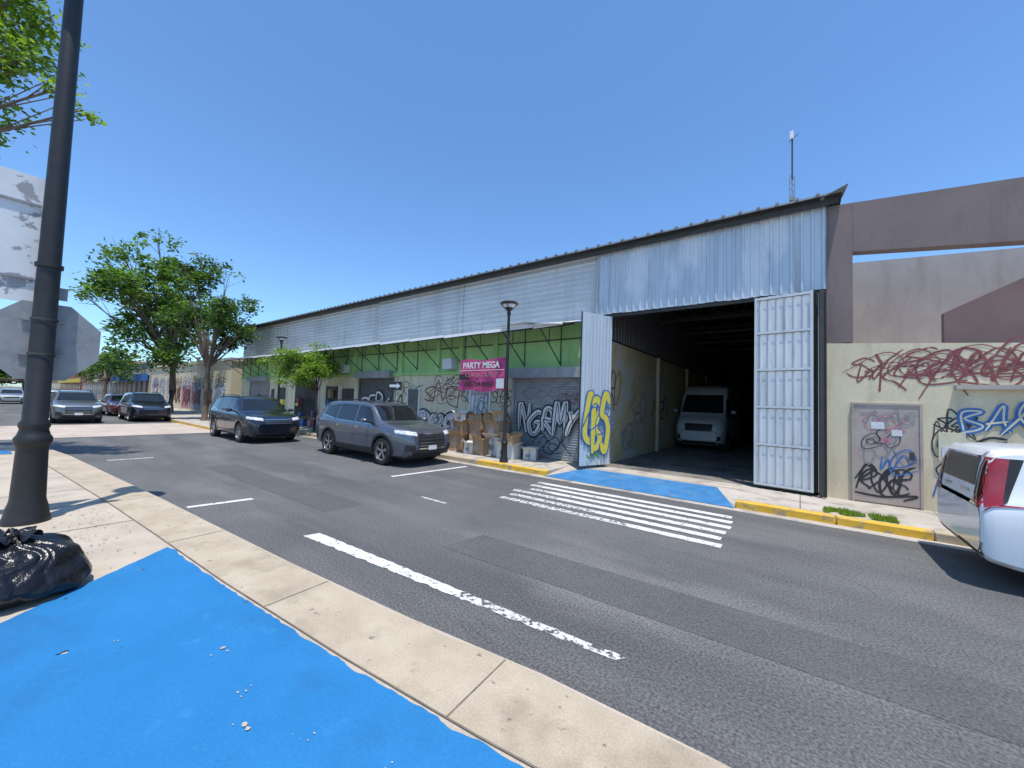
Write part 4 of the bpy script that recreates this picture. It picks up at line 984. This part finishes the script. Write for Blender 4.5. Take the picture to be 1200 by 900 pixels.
tree('street_tree',(-18.9,9.3,.13),(.07,1.8),crown(-19.1,8.8,3.25,1.65,.8,18,5,(.5,.85)),80,26,.13,('leaf4','leaf2'),clr=.28,seed=5,gap=-.2)
tree('street_tree',(-18.6,-4.2,.13),(.22,5),[(-17.5,-1.6,11.4,1.3),(-16.0,-.9,12.0,1.2),(-17.2,-2.2,10,1.4),(-15.3,0,10.9,.7),(-15.1,0,10.0,.5),(-15.6,-.4,9.5,.7),(-15.6,-.6,8.6,.65),(-15.2,-.1,11.7,.7),(-14.3,.85,8.8,.28),(-14.6,.5,9.3,.3),(-16,-.8,7.8,.5),(-15.5,-.5,7.8,.35),(-16.1,-.8,10.6,.8)],75,22,.15,('leaf4','leaf2'),clr=.3,seed=12,gap=-.25)
bl=[]
rr=random.Random(5)
for i in range(34): bl.append((-215+rr.uniform(-8,8),-18+i*1.5,rr.uniform(3,8),rr.uniform(2.5,4)))
tree('distant_tree_row',(-215,5,0),(.4,3),bl,1.2,26,1.2,('leaf1','leaf3'),clr=1.8,seed=2)
bl=[]
for i in range(12): bl.append((-62-i*4+rr.uniform(-2,2),8.8+rr.uniform(-.5,1),rr.uniform(4,6.5),rr.uniform(1.3,2.1)))
tree('distant_street_trees',(-75,8.6,.1),(.2,3),bl,5,26,.5,('leaf1','leaf3'),clr=.9,seed=9)

# ------------------------------------------------------------------ background buildings
def bld(name,x0,x1,y0,y1,h,m,floors=1,graf=None,band=None):
    g=group(name,((x0+x1)/2,y0,0)); mb=MB(); mb.box(x0,x1,y0,y1,0,h,m); mb.box(x0-.1,x1+.1,y0-.12,y1,h,h+.25,m)
    if band: mb.box(x0+.5,x1-.5,y0-.5,y0-.13,2.9,3.7,band)
    mb.build('walls',g)
    mb=MB(); fh=h/floors
    x=x0+1.2
    while x<x1-1.5:
        for f in range(floors):
            z=f*fh+(1 if f else .2); mb.box(x,x+1.3,y0-.03,y0+.05,z,f*fh+fh*.72,'win'); mb.box(x-.08,x+1.38,y0-.09,y0-.0,f*fh+fh*.72,f*fh+fh*.72+.1,'signw')
        x+=2.9
    if not graf: mb.build('windows',g)
    else:
        gr=Gr((0,y0,0))
        x=x0+1
        while x<x1-3:
            if rnd.random()<.6: gr.rect(x-.3,x+2.6,.3,rnd.uniform(2,2.8),rnd.choice(['inkgy','inkw','inkp','creamg']),extra=-.001)
            gr.bubble(rnd.choice(['SOKE','RAZE','NUME','TEKA']),x,.8,2.4,1.2,'ink',rnd.choice(['inkw','inkr','inkb','inkw']),.3,.18,jit=.12)
            gr.tag(rnd.choice(['@KSE','RQ@A']),x,2.3,2.4,.7,.07,rnd.choice(['inkr','ink','inkb']),extra=.03); x+=3.0
        gr.build('graffiti',g)
    return g
bld('low_concrete_building',-60,-34.5,10.5,24,4.3,'cream',1,True)
bld('shop_building',-84,-60.5,10.5,24,5,'greyw',1,band='inkb')
bld('shop_building',-120,-85,10.5,26,5.6,'signw',1,band='tail')
bld('red_shop_building',-170,-121,10.5,26,8,'redb',2,band='inky')
bld('shop_building',-205,-171,10.5,26,6,'cream',1)
bld('shop_building',-80,-34,-16,-4.5,6.5,'cream',2)
bld('shop_building',-140,-81,-16,-4.5,7.5,'greyw',2)
bld('shop_building',-205,-141,-16,-4.5,6,'redb',1)
mb=MB(); mb.box(-205,-34,-4.4,-1.6,-.01,.13,'concfar'); mb.build('near_sidewalk_beyond')

# ------------------------------------------------------------------ light, sky, camera
sd=Vector((.62,-.58,0)); el=R(76); h=sd.normalized()
s=Vector((h.x*math.cos(el),h.y*math.cos(el),math.sin(el)))
li=bpy.data.lights.new('sun','SUN'); li.energy=5.0; li.angle=R(.5); li.color=(1,.955,.89)
lo=bpy.data.objects.new('sun',li); scene.collection.objects.link(lo); lo.rotation_euler=s.to_track_quat('Z','Y').to_euler(); lo.location=(0,0,30)
w=bpy.data.worlds.new('World'); scene.world=w; w.use_nodes=True; nt=w.node_tree
sk=nt.nodes.new('ShaderNodeTexSky'); sk.sky_type='NISHITA'; sk.sun_disc=False; sk.sun_elevation=el; sk.sun_rotation=math.atan2(h.x,h.y); sk.air_density=1.0; sk.dust_density=.4; sk.ozone_density=2.0
mx=nt.nodes.new('ShaderNodeMixRGB'); mx.blend_type='MULTIPLY'; mx.inputs[0].default_value=1; mx.inputs[2].default_value=(.92,1.24,1.52,1)
nt.links.new(sk.outputs[0],mx.inputs[1])
nt.links.new(mx.outputs[0],nt.nodes['Background'].inputs[0]); nt.nodes['Background'].inputs[1].default_value=.148
cam=bpy.data.cameras.new('camera'); co=bpy.data.objects.new('camera',cam); scene.collection.objects.link(co); scene.camera=co
p=R(2.7); r=R(2.0); F=Vector((-.6*math.cos(p),.8*math.cos(p),math.sin(p))); R0=Vector((.8,.6,0)); U0=R0.cross(F)
U=U0*math.cos(r)-R0*math.sin(r); Rr=R0*math.cos(r)+U0*math.sin(r)
m=Matrix((( Rr.x,U.x,-F.x,0),(Rr.y,U.y,-F.y,0),(Rr.z,U.z,-F.z,1.9),(0,0,0,1)))
co.matrix_world=m
cam.sensor_width=36; cam.lens=13.5; cam.clip_end=2000; cam.clip_start=.05
scene.view_settings.view_transform='Standard'; scene.view_settings.look='None'; scene.view_settings.exposure=0
